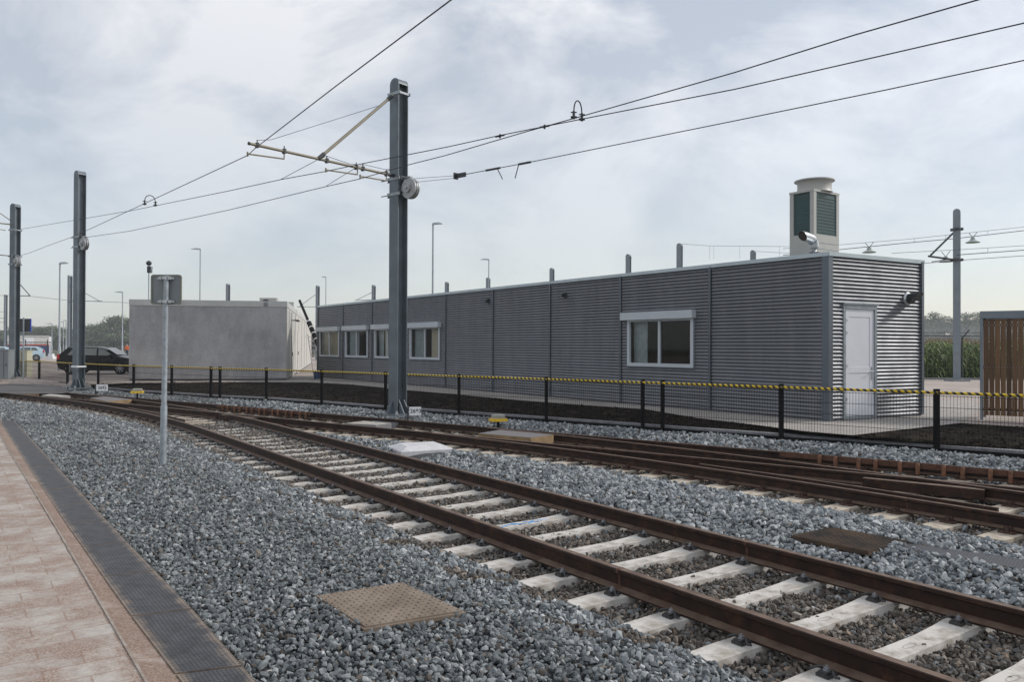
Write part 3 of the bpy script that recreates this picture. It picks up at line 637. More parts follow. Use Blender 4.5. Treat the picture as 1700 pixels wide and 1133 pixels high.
# level crossing asphalt and platform
flat('level_crossing', px([(-420, 668), (-200, 640), (20, 632.5), (96, 641), (128, 649.5), (104, 653.5), (30, 654.3), (-60, 650)], -.004), 'asphalt')
pe = [PZ(u, v, 0)[:2] for u, v in [(0, 725), (94, 880), (240, 1133)]]; dN = unit(pe[-1]-pe[-2]); dF = unit(pe[0]-pe[1])
pl = [pe[0]+dF*9, pe[0], pe[1], pe[2], pe[2]+dN*5]; b = MB(); edge_off = offset(np.array(pl[::-1]), 0)
poly = [tuple(q) for q in pl]+[(-30, -1), (-40, 30)]
a_ = sum(poly[i][0]*poly[(i+1) % len(poly)][1]-poly[(i+1) % len(poly)][0]*poly[i][1] for i in range(len(poly)))
kind(MB().prism(poly if a_ > 0 else poly[::-1], -.3, .0).build('platform_pavement', 'platform_pavers'), 'structure')
# thin pale edging strip and the sanded stone row beside the drain
pl = np.array(pl); eo = offset(pl, .012) ; eo = eo if eo[2][0] > pl[2][0] else offset(pl, -.012)
dl = [PZ(u, v, -.02)[:2] for u, v in [(0, 701), (49, 780), (116, 880), (146, 914.6), (188, 979), (230, 1035.6), (259, 1085), (304, 1132)]]
dl = [dl[0]+unit(dl[0]-dl[1])*6]+dl+[dl[-1]+unit(dl[-1]-dl[-2])*5]; dl = np.array(dl)
q = [tuple(x)+(.006,) for x in pl-np.array([.002, 0])]+[tuple(x)+(.006,) for x in (eo+np.array([.002, 0]))[::-1]]
conc('edging', (.34, .30, .265), (.22, .17, .13))
flat('pavement_edging', q, 'edging')
q = [tuple(x)+(-.012,) for x in eo]+[tuple(x+np.array([.07, 0]))+(-.034,) for x in dl[::-1]]
flat('edge_pavement', q, 'edge_sand')
# drain covers, one metre each
dL = np.array([PZ(u, v, -.03)[:2] for u, v in [(0, 701), (49, 780), (116, 880), (188, 979), (259, 1085), (304, 1132)]]); dR = np.array([PZ(u, v, -.03)[:2] for u, v in [(26, 701), (96.4, 777.6), (190, 880), (264, 956.6), (326, 1020.8), (420, 1129.5)]])
dc0, dc1 = (dL[0]+dR[0])/2, (PZ(150, 880, -.03)[:2]); 
JT = [701, 712, 724, 738, 756, 778.7, 816, 842, 872.8, 910.4, 959.8, 1025.7, 1122, 1290]
def dpt(v, side):
    A = [(-.0001, 701), (26, 701)] ; 
    L_ = np.interp(v, [701, 780, 880, 914.6, 979, 1035.6, 1085, 1132, 1290], [0, 49, 116, 141, 185, 226, 262, 300, 425]); R_ = np.interp(v, [701, 777.6, 880, 956.6, 1020.8, 1129.5, 1290], [26, 96.4, 190, 264, 326, 420, 560])
    if side == 0: return PZ(L_, v, -.03)[:2]
    # the joint runs square to the channel: the right end sits a little higher in the photo
    vr = v-.10*(R_-L_)-1; R2_ = np.interp(vr, [660, 701, 777.6, 880, 956.6, 1020.8, 1129.5, 1290], [-12, 26, 96.4, 190, 264, 326, 420, 560]); return PZ(R2_, vr, -.03)[:2]
for i in range(len(JT)-1):
    a, b_ = dpt(JT[i], 0), dpt(JT[i], 1); c, d = dpt(JT[i+1], 1), dpt(JT[i+1], 0)
    g_ = .012; a2 = a+(d-a)*g_; b2 = b_+(c-b_)*g_; c2 = c+(b_-c)*g_; d2 = d+(a-d)*g_; m_ = MB(); ll = np.hypot(*(d2-a2))
    tz = -.022; tp = [tuple(a2)+(tz,), tuple(d2)+(tz,), tuple(c2)+(tz,), tuple(b2)+(tz,)]; m_.add(tp, [(0, 1, 2, 3)], [[(0, i*1.), (0, i+ll), (1, i+ll), (1, i*1.)]])
    bt = [(x, y, -.2) for x, y, z in tp]; m_.add(tp+bt, [(0, 4, 5, 1), (1, 5, 6, 2), (2, 6, 7, 3), (3, 7, 4, 0)], [[(0, 0)]*4]*4)
    w_ = ['second', 'third', 'fourth', 'fifth', 'sixth', 'seventh', 'eighth']
    j = len(JT)-2-i
    lab = 'black slotted drain cover below the bottom edge of the photo' if j == 0 else ('black slotted drain cover, sand on its edges, %s from the bottom edge' % (['nearest', 'second', 'third', 'fourth', 'fifth', 'sixth', 'seventh', 'eighth', 'ninth', 'tenth', 'eleventh', 'farthest'][j-1]))
    tag(m_.build('drain_cover', 'drain_plastic'), lab, 'drain cover', 'drain covers beside the platform')
    cb = MB(); cm = (np.array(tp).mean(0)); ax_ = unit(np.r_[c2-d2, 0]); 
# ------------------------------------------------------------------ gravel stones
def stone_variants(n=9):
    ph = (1+5**.5)/2; base = np.array([(-1, ph, 0), (1, ph, 0), (-1, -ph, 0), (1, -ph, 0), (0, -1, ph), (0, 1, ph), (0, -1, -ph), (0, 1, -ph), (ph, 0, -1), (ph, 0, 1), (-ph, 0, -1), (-ph, 0, 1)])/1.9
    F_ = np.array([(0, 11, 5), (0, 5, 1), (0, 1, 7), (0, 7, 10), (0, 10, 11), (1, 5, 9), (5, 11, 4), (11, 10, 2), (10, 7, 6), (7, 1, 8), (3, 9, 4), (3, 4, 2), (3, 2, 6), (3, 6, 8), (3, 8, 9), (4, 9, 5), (2, 4, 11), (6, 2, 10), (8, 6, 7), (9, 8, 1)])
    out = [];
    for i in range(n): 
        v = base*RNG.uniform(.62, 1.22, (12, 1))+RNG.normal(0, .10, (12, 3)); v *= np.array([1.25, .95, .70])*RNG.uniform(.85, 1.15, 3); out.append(v)
    return out, F_
SV, SFc = stone_variants(14)
def scatter(pts, sizes, name, M, label):
    n = len(pts); q = RNG.normal(size=(n, 4)); q /= np.linalg.norm(q, axis=1)[:, None]
    # keep most stones lying flat-ish
    w, x, y, z = q.T; Rm = np.stack([1-2*(y*y+z*z), 2*(x*y-z*w), 2*(x*z+y*w), 2*(x*y+z*w), 1-2*(x*x+z*z), 2*(y*z-x*w), 2*(x*z-y*w), 2*(y*z+x*w), 1-2*(x*x+y*y)], 1).reshape(n, 3, 3)
    va = np.array(SV)[RNG.integers(0, len(SV), n)]; V = np.einsum('nij,nkj->nki', Rm, va)*sizes[:, None, None]*.5+pts[:, None, :]
    Fx = SFc[None]+12*np.arange(n)[:, None, None]; V = V.reshape(-1, 3); Fx = Fx.reshape(-1, 3)
    me = bpy.data.meshes.new(name); me.vertices.add(len(V)); me.vertices.foreach_set('co', V.astype(np.float32).ravel())
    me.loops.add(len(Fx)*3); me.loops.foreach_set('vertex_index', Fx.astype(np.int32).ravel()); me.polygons.add(len(Fx))
    me.polygons.foreach_set('loop_start', np.arange(0, len(Fx)*3, 3, dtype=np.int32)); me.update(calc_edges=True)
    me.polygons.foreach_set('use_smooth', [False]*len(Fx)); me.materials.append(MATS[M])
    o = bpy.data.objects.new(name, me); COL.objects.link(o); return kind(o, 'stuff', label)
def zone(y0, y1, sp_, layers):
    out = []
    for k_ in range(layers):
        xm = .70*y1+1.6; gx = np.arange(-xm-1.5, xm, sp_); gy = np.arange(y0, y1, sp_); X, Y = np.meshgrid(gx, gy); P = np.c_[X.ravel(), Y.ravel()]+RNG.uniform(-.5, .5, (X.size, 2))*sp_
        P = P[np.abs(P[:, 0]) < .70*P[:, 1]+1.2]; out.append(P)
    return np.vstack(out)
ALLP = []; ALLS = []
for y0, y1, sp_, lay, s0_ in ((2.6, 8, .030, 1, .036), (8, 13, .036, 1, .042), (13, 20, .048, 1, .053), (20, 33, .068, 1, .066)):
    P = zone(y0, y1, sp_, lay); ALLP.append(P); ALLS.append(RNG.lognormal(0, .20, len(P))*s0_)
P = np.vstack(ALLP); SZ = np.vstack([s_[:, None] for s_ in ALLS])[:, 0]
sG, _ = seg_dist(P, EDG); sF, _ = seg_dist(P, fp)
# drain edge runs towards the camera: gravel lies on its left hand (larger X); beyond its far end gravel spreads to the left
edx = np.interp(P[:, 1], EDG[::-1, 1], EDG[::-1, 0]); okd = (P[:, 0] > edx+.01) | (P[:, 1] > 18.15)
ftst = sF < -.03; keep = okd & ftst
lc = np.array([PZ(u, v, -.004)[:2] for u, v in [(-420, 668), (-200, 640), (20, 632.5), (96, 641), (128, 649.5), (104, 653.5), (30, 654.3), (-60, 650)]])
def inside(P, poly):
    c = np.zeros(len(P), bool); n = len(poly); j = n-1
    for i in range(n):
        xi, yi = poly[i]; xj, yj = poly[j]; k_ = ((yi > P[:, 1]) != (yj > P[:, 1])) & (P[:, 0] < (xj-xi)*(P[:, 1]-yi)/(yj-yi+1e-12)+xi); c ^= k_; j = i
    return c
keep &= ~inside(P, lc)
platp = np.array([pl[0], pl[1], [-40, 17.5]]) ; keep &= ~((P[:, 0] < np.interp(P[:, 1], [4, 7.35, 14.8, 18.05], [-1.85, -4.2, -9.5, -11.6])) & (P[:, 1] < 18.1))
EXCL = {}
EXCL['manhole'] = [(523, 991), (667.7, 968.5), (769, 1016), (606, 1043)]
EXCL['hatch'] = [(1312.5, 891), (1380, 877), (1509, 900), (1442, 917.5)]
mh = np.array([PZ(u, v, -.03)[:2] for u, v in EXCL['manhole']]); ht = np.array([PZ(u, v, -.09)[:2] for u, v in EXCL['hatch']]); gr_ = np.array([PZ(u, v, -.10)[:2] for u, v in [(1509, 902.5), (1900, 958), (1900, 990), (1494, 911)]])
wb_q = np.array([PZ(u, v, -.10)[:2] for u, v in [(657, 754), (671, 758.5), (757, 751.5), (740, 735), (674, 738)]])
for q in (mh, ht, gr_, wb_q): keep &= ~inside(P, q)
P = P[keep]; SZ = SZ[keep]; zz, old = bheight(P)
# patchy border between fresh blue gravel and old brown stones
fuzz = np.sin(P[:, 0]*5.1+np.sin(P[:, 1]*3.7)*2)*.5+np.sin(P[:, 1]*7.3+P[:, 0]*2.2)*.5
s1, _ = seg_dist(P, R1); old = old & ~((s1 < -.45) & (s1 > -.72) & (fuzz < 0)) | ((s1 < -.72) & (s1 > -.95) & (fuzz > .45))
flip = RNG.random(len(P)) < .07; old = old ^ flip
zz = zz+RNG.normal(0, .010, len(P))+.012*np.sin(P[:, 0]*2.3+1)*np.sin(P[:, 1]*1.9)+np.where(zz > -.2, .010*np.sin(P[:, 0]*6.1+P[:, 1]*4.2), 0)
P3d = np.c_[P, zz]
# no stones on the visible part of near sleepers
s2_, _ = seg_dist(P, R2); far_ = (s2_ > 0) & ~old; band = (~old) & (s1 < -.55) & (s1 > -1.15) & (RNG.random(len(P)) < .35)
far_ &= P[:, 0] > -9; thin = RNG.random(len(P)) < .62; lt = (far_ & thin) | band; SZ2 = SZ*np.where(far_, np.interp(P[:, 1], [10, 17], [1.42, 1.12]), 1.3)
scatter(P3d[lt], SZ2[lt], 'coarse_gravel', 'light_gravel', 'coarser pale blue grey stones between the near and rear tracks and along the fence')
nn = (~old) & ~far_ & ~band
scatter(P3d[nn], SZ[nn], 'ballast_gravel', 'blue_gravel', 'fresh blue grey crushed stone ballast spread between the platform drain and the nearest track')
scatter(P3d[old], SZ[old], 'track_ballast', 'brown_gravel', 'older brown grey ballast stones lying between the sleepers')

_kc = ~inside(CLP, np.array([q[:2] for q in path])); CLP = CLP[_kc]; CLZ = CLZ[_kc]; CS = RNG.lognormal(0, .45, len(CLP))*.030
scatter(np.c_[CLP, CLZ], CS, 'soil_clods', 'soil_clod', 'dark crumbly clods of bare soil between the fence and the office')
# a few stones that rolled onto the sleepers
# ------------------------------------------------------------------ covers and boxes on the ballast
def slab(name, q4, z0, z1, M, lab, cat, bumps=None, parent=None):
    q4 = [np.array(x)[:2] for x in q4]; a = sum(q4[i][0]*q4[(i+1) % 4][1]-q4[(i+1) % 4][0]*q4[i][1] for i in range(4)); q4 = q4 if a > 0 else q4[::-1]
    o = MB().prism(q4, z0, z1).build(name, M, parent)
    return tag(o, lab, cat) if lab else o
def quadpt(q, a, b): return (1-a)*(1-b)*q[0]+a*(1-b)*q[1]+a*b*q[2]+(1-a)*b*q[3]
r = thing('manhole_cover', 'rusty tan square steel manhole cover with tread pattern in the foreground gravel', 'manhole cover', np.r_[mh.mean(0), -.05])
c_ = mh.mean(0); slab('frame', [c_+(q-c_)*1.04 for q in mh], -.12, -.034, 'manhole_rust', None, None, parent=r)
slab('lid', [c_+(q-c_)*.985 for q in mh], -.05, -.024, 'manhole_rust', None, None, parent=r)
b = MB(); d1 = unit(np.r_[mh[1]-mh[0], 0]); d2 = unit(np.r_[mh[3]-mh[0], 0])
for i in range(15):
    for j in range(15):
        p_ = quadpt([c_+(q-c_)*.93 for q in mh], i/14, j/14); al = d1 if (i+j) % 2 else d2; be = V3(-al[1], al[0], 0); L_ = .016; w_ = .008
        c3 = np.r_[p_, -.024]; b.add([c3+al*L_, c3+be*w_, c3-al*L_, c3-be*w_, c3+al*L_*.5+V3(0, 0, .007), c3-al*L_*.5+V3(0, 0, .007)], [(0, 1, 4), (1, 2, 5, 4), (2, 3, 5), (3, 0, 4, 5)])
kind(b.build('tread_bumps', 'manhole_rust', r), 'stuff')
r = thing('hatch_cover', 'dark brown gridded steel hatch cover on the gravel between the tracks', 'hatch cover', np.r_[ht.mean(0), -.12])
slab('lid', ht, -.125, -.088, 'hatch_rust', None, None, parent=r)
b = MB()
for k_ in range(25):
    for (A, B, C, D) in ((ht[0], ht[1], ht[3], ht[2]), (ht[0], ht[3], ht[1], ht[2])):
        f = (k_+.5)/25; a, c = A+(B-A)*f, C+(D-C)*f; b.sweep([np.r_[a, -.086], np.r_[c, -.086]], [(-.004, 0), (.004, 0), (.003, .006), (-.003, .006)][::-1])
b.build('tread_grid', 'hatch_rust', r)
m_ = MB(); L_ = np.hypot(*(gr_[1]-gr_[0])); m_.add([tuple(q)+(-.10,) for q in gr_], [(0, 3, 2, 1)], [[(0, 1), (0, 0), (L_, 0), (L_, 1)]])
tp = [tuple(q)+(-.10,) for q in gr_]; bt = [tuple(q)+(-.17,) for q in gr_]; m_.add(tp+bt, [(0, 4, 5, 1), (1, 5, 6, 2), (2, 6, 7, 3), (3, 7, 4, 0)], [[(0, 0)]*4]*4)
for f in (.02, .98):
    a_, c_ = gr_[0]+(gr_[3]-gr_[0])*f, gr_[1]+(gr_[2]-gr_[1])*f; 
tag(m_.build('cable_duct_cover', 'black_grate'), 'long black perforated duct cover running right from the brown hatch', 'duct cover')
# flat white concrete block (truncated)
bq = [PZ(658, 754, -.16), PZ(671, 758, -.16), PZ(755, 751, -.16)]
cx0 = PZ(666, 756, -.16); e1 = unit(PZ(755, 751, -.16)-cx0); e1[2] = 0; e1 = unit(e1); e2 = V3(-e1[1], e1[0], 0); L_ = np.linalg.norm(PZ(755, 751, -.16)-cx0); Wd = .85
def rect(o, e1, e2, a, b_, z): return [tuple((o+e1*x+e2*y)[:2])+(z,) for x, y in ((a, a), (L_-a, a), (L_-a, b_-a), (a, b_-a))]
lo, mi, hi = rect(cx0, e1, e2, 0, Wd, -.2), rect(cx0, e1, e2, 0, Wd, -.11), rect(cx0, e1, e2, .16, Wd, -.04)
tag(MB().add(lo+mi+hi, [(0, 1, 5, 4), (1, 2, 6, 5), (2, 3, 7, 6), (3, 0, 4, 7), (4, 5, 9, 8), (5, 6, 10, 9), (6, 7, 11, 10), (7, 4, 8, 11), (8, 9, 10, 11), (3, 2, 1, 0)]).build('concrete_block', 'block_concrete'), 'flat white concrete block with sloping ends lying between the near and rear tracks', 'concrete block')
def switch_box(pxq, zt, lab, M_side, M_top, zb=-.2, flush=.004):
    q = [PZ(u, v, zt)[:2] for u, v in pxq]; c = np.mean(q, 0); r = thing('switch_box', lab, 'switch box', np.r_[c, zb]); slab('casing', q, zb, zt, M_side, None, None, parent=r)
    slab('lid', [c+(x-c)*.985 for x in q], zt-.01, zt+.006, M_top, None, None, parent=r)
switch_box([(794, 720.4), (830, 714.3), (919, 722.7), (881, 727.8)], .012, 'brown timber switch box with grey mesh top, between the rear rails near the yellow box', 'timber', 'mesh_top')
switch_box([(573, 703.6), (604, 699.5), (650, 703.6), (624, 706.5)], -.02, 'low cream concrete-lidded switch box between the rear rails left of the centre mast', 'kerb_concrete', 'slab_concrete')
switch_box([(150, 661.4), (172, 658.9), (219, 663.7), (177, 667)], .006, 'brown timber switch box with grey top near the 2692 plate', 'timber', 'mesh_top')
switch_box([(68, 657.2), (84, 654.6), (117, 657.6), (98, 659.4)], -.03, 'low pale switch box beside the level crossing', 'kerb_concrete', 'slab_concrete')
tag(slab('timber_board', [PZ(u, v, -.01) for u, v in [(30, 654.6), (48, 652.2), (70, 651.4), (64, 654.4)]], -.2, -.008, 'timber', None, None), 'short timber board laid between the rails at the level crossing', 'board')
# number plates
def text_part(txt, size, parent, loc, rot, M, name):
    cu = bpy.data.curves.new('t', 'FONT'); cu.body = txt; cu.size = size; cu.align_x = 'CENTER'; cu.align_y = 'CENTER'; cu.extrude = .002; cu.offset = .0012
    o = bpy.data.objects.new('t', cu); COL.objects.link(o); dg = bpy.context.evaluated_depsgraph_get(); me = bpy.data.meshes.new_from_object(o.evaluated_get(dg)); bpy.data.objects.remove(o); bpy.data.curves.remove(cu)
    me.materials.clear(); me.materials.append(MATS[M]); o = bpy.data.objects.new(name, me); COL.objects.link(o); o.parent = parent; o.location = loc; o.rotation_euler = rot; return o
def plate(u0, u1, v0, v1, Y, txt, lab, yaw=0):
    c = PY((u0+u1)/2, v1-1.5, Y); w = (u1-u0)/F*Y; h = (v1-v0)/F*Y; c[2] += .09; r = thing('number_plate', lab, 'number plate', c, yaw, 'white number plates beside the masts')
    MB().box((0, 0, h/2), (w, .012, h)).build('plate', 'plate_white', r, world=False)
    MB().box((-w/2-.03, .08, h/2-.05), (.035, .16, h+.12)).box((0, .03, h*.25), (w*.9, .035, .05)).build('bracket', 'dark_metal', r, world=False)
    text_part(txt, h*.66, r, (.01, -.0085, h*.5), (math.pi/2, 0, 0), 'ink', 'number')
plate(679.5, 699, 684.5, 698.5, 17.3, '2693', 'small white plate numbered 2693 in the gravel at the centre mast', .12)
plate(160, 178.5, 645, 655.5, 26.0, '2692', 'small white plate numbered 2692 right of the left tall mast', .05)
def point_box(u, v, Y, wpx, lab, yaw):
    c = PY(u, v, Y); w = wpx/F*Y; r = thing('point_indicator', lab, 'rail equipment', c-V3(0, 0, .2), yaw, 'yellow and grey boxes on stems along the fence')
    MB().box((0, 0, .07), (.05, .05, .22)).build('stem', 'black_steel', r, world=False)
    MB().prism([(-w/2, -.12), (w/2, -.12), (w/2, .12), (-w/2, .12)], .19, .25).build('base_tray', 'yellow_plastic', r, world=False)
    MB().prism([(-w*.38, -.09), (w*.38, -.09), (w*.38, .09), (-w*.38, .09)], .25, .32).add([(-w*.38, -.09, .32), (w*.38, -.09, .32), (w*.38, .09, .32), (-w*.38, .09, .32), (-w*.3, -.06, .335), (w*.3, -.06, .335), (w*.3, .06, .335), (-w*.3, .06, .335)], [(0, 1, 5, 4), (1, 2, 6, 5), (2, 3, 7, 6), (3, 0, 4, 7), (4, 5, 6, 7)]).build('cover', 'grey_plastic', r, world=False)
point_box(827, 699, 17.3, 27, 'yellow based grey box on a stem, nearest the timber switch box with mesh top', .35)
point_box(228, 652.5, 25.5, 19, 'yellow based grey box on a stem, left of the tall sign post', .3)
# ------------------------------------------------------------------ fence
POST_TOP = .98
fence_secs = [(list(range(1, -1, -1))+['R'], None)]
def fence(pts, lab, skip=False):
    r = thing('fence', lab, 'fence', np.r_[pts[0], .0], 0, 'low black mesh fence with striped top rail')
    for p_ in (pts[:-1] if skip else pts):
        MB().box((p_[0], p_[1], .42), (.072, .072, 1.18)).box((p_[0], p_[1], 1.015), (.078, .078, .02)).build('post', 'black_steel', r)
    for i in range(len(pts)-1):
        a, c = np.r_[pts[i], 0], np.r_[pts[i+1], 0]; d = unit(c-a); L_ = np.linalg.norm(c-a); n_ = V3(d[1], -d[0], 0); b = MB()
        if n_[1] > 0: n_ = -n_
        o_ = n_*.012; rr = .0030 if a[1] < 24 else .0036
        k_ = int(L_/.05)
        for j in range(1, k_):
            p_ = a+d*(j*L_/k_)+o_; b.tube([p_+V3(0, 0, .10), p_+V3(0, 0, .93)], rr, 4)
        for z in (.12, .32, .52, .72, .91):
            b.tube([a+o_+n_*.006+V3(0, 0, z), c+o_+n_*.006+V3(0, 0, z)], rr*1.25, 4)
            b.tube([a+o_-n_*.006+V3(0, 0, z), c+o_-n_*.006+V3(0, 0, z)], rr*1.25, 4)
        b.build('mesh_panel', 'black_steel', r)
    for i in range(len(pts)-1):
        a, c = np.r_[pts[i], .965], np.r_[pts[i+1], .965]; d = unit(c-a); n_ = V3(d[1], -d[0], 0); n_ = -n_ if n_[1] > 0 else n_
        MB().tube([a+n_*.03-d*.02, c+n_*.03-d*.02], .024, 8, uvlen=True).build('warning_strip', 'warning_stripe', r, smooth=True)
    MB().box((np.r_[(np.array(pts[0])+pts[-1])/2, 0]), (.001, .001, .001)) 
    return r
right_pts = [FW[0]+(FW[0]-FW[1])*1.0, FW[0], FW[1], FW[2], FW[3]]
right_pts = [FW[0]+(FW[0]-FW[1])*2.0]+right_pts
fence(right_pts, 'black mesh fence with striped top strip, section at the office door and right edge', True)
fence([FW[i] for i in range(3, 11)], 'black mesh fence with striped top strip, middle section behind the nearest mast', True)
fence([FW[i] for i in range(10, 17)], 'black mesh fence with striped top strip, section in front of the black car')
MBx = MB()
for a, c in ((FW[2], FW[3]), (FW[9], FW[10])):
    pass
# black strip along the fence foot, under the mesh
b = MB(); E_ = np.array([q for q in FW]); E_ = np.vstack([FR_, E_])
for i in range(len(E_)-1):
    a, c = np.r_[E_[i], 0], np.r_[E_[i+1], 0]; d = unit(c-a); b.box((a+c)/2+V3(0, 0, -.02), (np.linalg.norm(c-a), .03, .14), ax=d)
tag(b.build('fence_foot_strip', 'black_steel'), 'black strip along the foot of the mesh fence', 'edge board')
# ------------------------------------------------------------------ office building
AD3, ED3, NF3, NE3 = [np.r_[q, 0] for q in (AD, ED, NF, NE)]; P03 = np.r_[P0, 0.]; MOD = 3.1; Z0, Z1 = .18, 3.68
office = thing('office_building', 'long dark grey corrugated modular office building with five windows and a white end door', 'building', np.r_[P0, Z0])
def corr(b, o, d, n, s0, s1, z0, z1, amp=.023, pitch=.0805):
    z0 = round(z0, 4); st = pitch/8; zs = [z0]+[k_*st for k_ in range(int(math.ceil(z0/st+.01)), int(z1/st)+1)]+[z1]; vs = []
    for z in zs:
        f = (z/pitch) % 1.; q = 1-f/.64 if f < .64 else (f-.64)/.36; q = min(.94, max(.06, q)); q = .5+(q-.5)/.88; off = .040*q
        vs += [o+d*s0+n*off+V3(0, 0, z), o+d*s1+n*off+V3(0, 0, z)]
    b.add(vs, [(2*i, 2*i+1, 2*i+3, 2*i+2) for i in range(len(zs)-1)])
WIN = [(3.62, 5.93, 'blinds'), (15.90, 18.25, 'g'), (19.05, 21.42, 'g'), (22.10, 24.50, 'g'), (25.20, 27.62, 'beige')]
ZS, ZT = 1.20, 2.42
b = MB()
for i in range(9):
    a, c = i*MOD+(.13 if i == 0 else .035), (i+1)*MOD-(.035 if i < 8 else .09)
    w = [x for x in WIN if a-.2 < x[0] < c and x[1] < c+.2]
    if not w: corr(b, P03, AD3, NF3, a, c, Z0+.03, Z1-.06)
    else:
        s0, s1 = max(w[0][0], a), min(w[0][1], c); corr(b, P03, AD3, NF3, a, s0, Z0+.03, Z1-.06); corr(b, P03, AD3, NF3, s1, c, Z0+.03, Z1-.06)
        corr(b, P03, AD3, NF3, s0, s1, Z0+.03, ZS); corr(b, P03, AD3, NF3, s0, s1, ZT, Z1-.06)
b.build('front_wall', 'corrugated_metal', office, smooth=True)
b = MB(); corr(b, P03, ED3, NE3, .10, .42, Z0+.03, Z1-.06); corr(b, P03, ED3, NE3, 1.50, 3.04, Z0+.03, Z1-.06); corr(b, P03, ED3, NE3, .42, 1.50, 2.62, Z1-.06)
b.build('end_wall', 'corrugated_metal', office, smooth=True)
b = MB()
for i in range(1, 9): b.box(P03+AD3*i*MOD+NF3*.03+V3(0, 0, (Z0+Z1)/2-.01), (.034, .05, Z1-Z0-.07), ax=AD3); b.box(P03+AD3*(i*MOD+.038)+NF3*.03+V3(0, 0, (Z0+Z1)/2-.01), (.026, .038, Z1-Z0-.07), ax=AD3)
b.build('joint_trim', 'trim_metal', office)
for (c, sx_, sy_) in ((P03+AD3*.045-NF3*.0, .16, .10),):
    MB().extr([P03+NF3*.035+NE3*.035, P03+AD3*.13+NF3*.035, P03+AD3*.13-NF3*.05, P03+ED3*.10-NE3*.05, P03+ED3*.10+NE3*.035], V3(0, 0, Z1-.05-Z0)).build('corner_post', 'trim_metal', office).location = (0, 0, Z0)
MB().box(P03+ED3*3.08+NE3*.02+V3(0, 0, (Z0+Z1)/2), (.08, .09, Z1-Z0-.06), ax=ED3).box(P03+AD3*(9*MOD-.045)+NF3*.02+V3(0, 0, (Z0+Z1)/2), (.09, .09, Z1-Z0-.06), ax=AD3).build('corner_post', 'trim_metal', office)
PE = P03+ED3*3.12; PF = P03+AD3*9*MOD; PG = PF+ED3*3.12
b = MB(); b.sweep([P03-ED3*.0+AD3*-.04+NF3*.025+V3(0, 0, Z1-.03), PF+NF3*.025+V3(0, 0, Z1-.03)], [(-.03, -.045), (.03, -.045), (.03, .04), (-.03, .04)][::-1])
b.sweep([P03-ED3*.04+NE3*.025+V3(0, 0, Z1-.028), PE+ED3*.04+NE3*.025+V3(0, 0, Z1-.028)], [(-.03, -.045), (.03, -.045), (.03, .04), (-.03, .04)][::-1])
b.build('roof_flashing', 'flashing_metal', office)
def xy(q): return tuple(q[:2])
q4 = [xy(P03), xy(PE), xy(PG), xy(PF)]; MB().prism(q4, Z1-.10, Z1-.02).build('roof', 'flashing_metal', office)
MB().prism(q4, Z0-.1, Z0+.02).build('floor_slab', 'kerb_concrete', office)
b = MB(); b.prism([xy(PE), xy(PG), xy(PG-NF3*.0-ED3*.08), xy(PE-ED3*.08)], Z0, Z1-.1) if False else None
def wallbox(b, A, B, th, z0, z1, n):
    b.add([A+V3(0, 0, z0), B+V3(0, 0, z0), B-n*th+V3(0, 0, z0), A-n*th+V3(0, 0, z0), A+V3(0, 0, z1), B+V3(0, 0, z1), B-n*th+V3(0, 0, z1), A-n*th+V3(0, 0, z1)], [(0, 1, 5, 4), (1, 2, 6, 5), (2, 3, 7, 6), (3, 0, 4, 7), (4, 5, 6, 7), (3, 2, 1, 0)])
# inner lining of the front wall (with openings), end walls, back wall with windows that let daylight through
b = MB(); n_ = NF3; cuts = sorted([(w[0]+.05, w[1]-.05) for w in WIN]); s_prev = .05
for a, c in cuts:
    wallbox(b, P03+AD3*s_prev-n_*.02, P03+AD3*a-n_*.02, .10, Z0+.02, Z1-.12, n_); wallbox(b, P03+AD3*a-n_*.02, P03+AD3*c-n_*.02, .10, Z0+.02, ZS+.04, n_); wallbox(b, P03+AD3*a-n_*.02, P03+AD3*c-n_*.02, .10, ZT-.02, Z1-.12, n_); s_prev = c
wallbox(b, P03+AD3*s_prev-n_*.02, P03+AD3*(9*MOD-.06)-n_*.02, .10, Z0+.02, Z1-.12, n_)
wallbox(b, P03+ED3*.12-NE3*.02, PE-NE3*.02, .08, Z0+.02, Z1-.12, NE3); wallbox(b, PF+ED3*.1, PG, .1, Z0+.02, Z1-.12, -AD3*-1)
bk = [(4.6, 5.6), (16.0, 17.6), (22.6, 24.2)]; s_prev = .0; BO = PE-ED3*.02
for a, c in bk:
    wallbox(b, BO+AD3*s_prev, BO+AD3*a, .08, Z0+.02, Z1-.12, ED3); wallbox(b, BO+AD3*a, BO+AD3*c, .08, Z0+.02, 1.1, ED3); wallbox(b, BO+AD3*a, BO+AD3*c, .08, 2.35, Z1-.12, ED3); s_prev = c
wallbox(b, BO+AD3*s_prev, BO+AD3*9*MOD, .08, Z0+.02, Z1-.12, ED3)
for s in (3.0, 8.5, 14.5, 18.65, 21.75, 24.85): wallbox(b, P03+AD3*s-NF3*.15, P03+AD3*s-NF3*.15+ED3*2.85, .06, Z0+.02, Z1-.12, AD3)
b.build('inner_wall', 'room_beige', office)
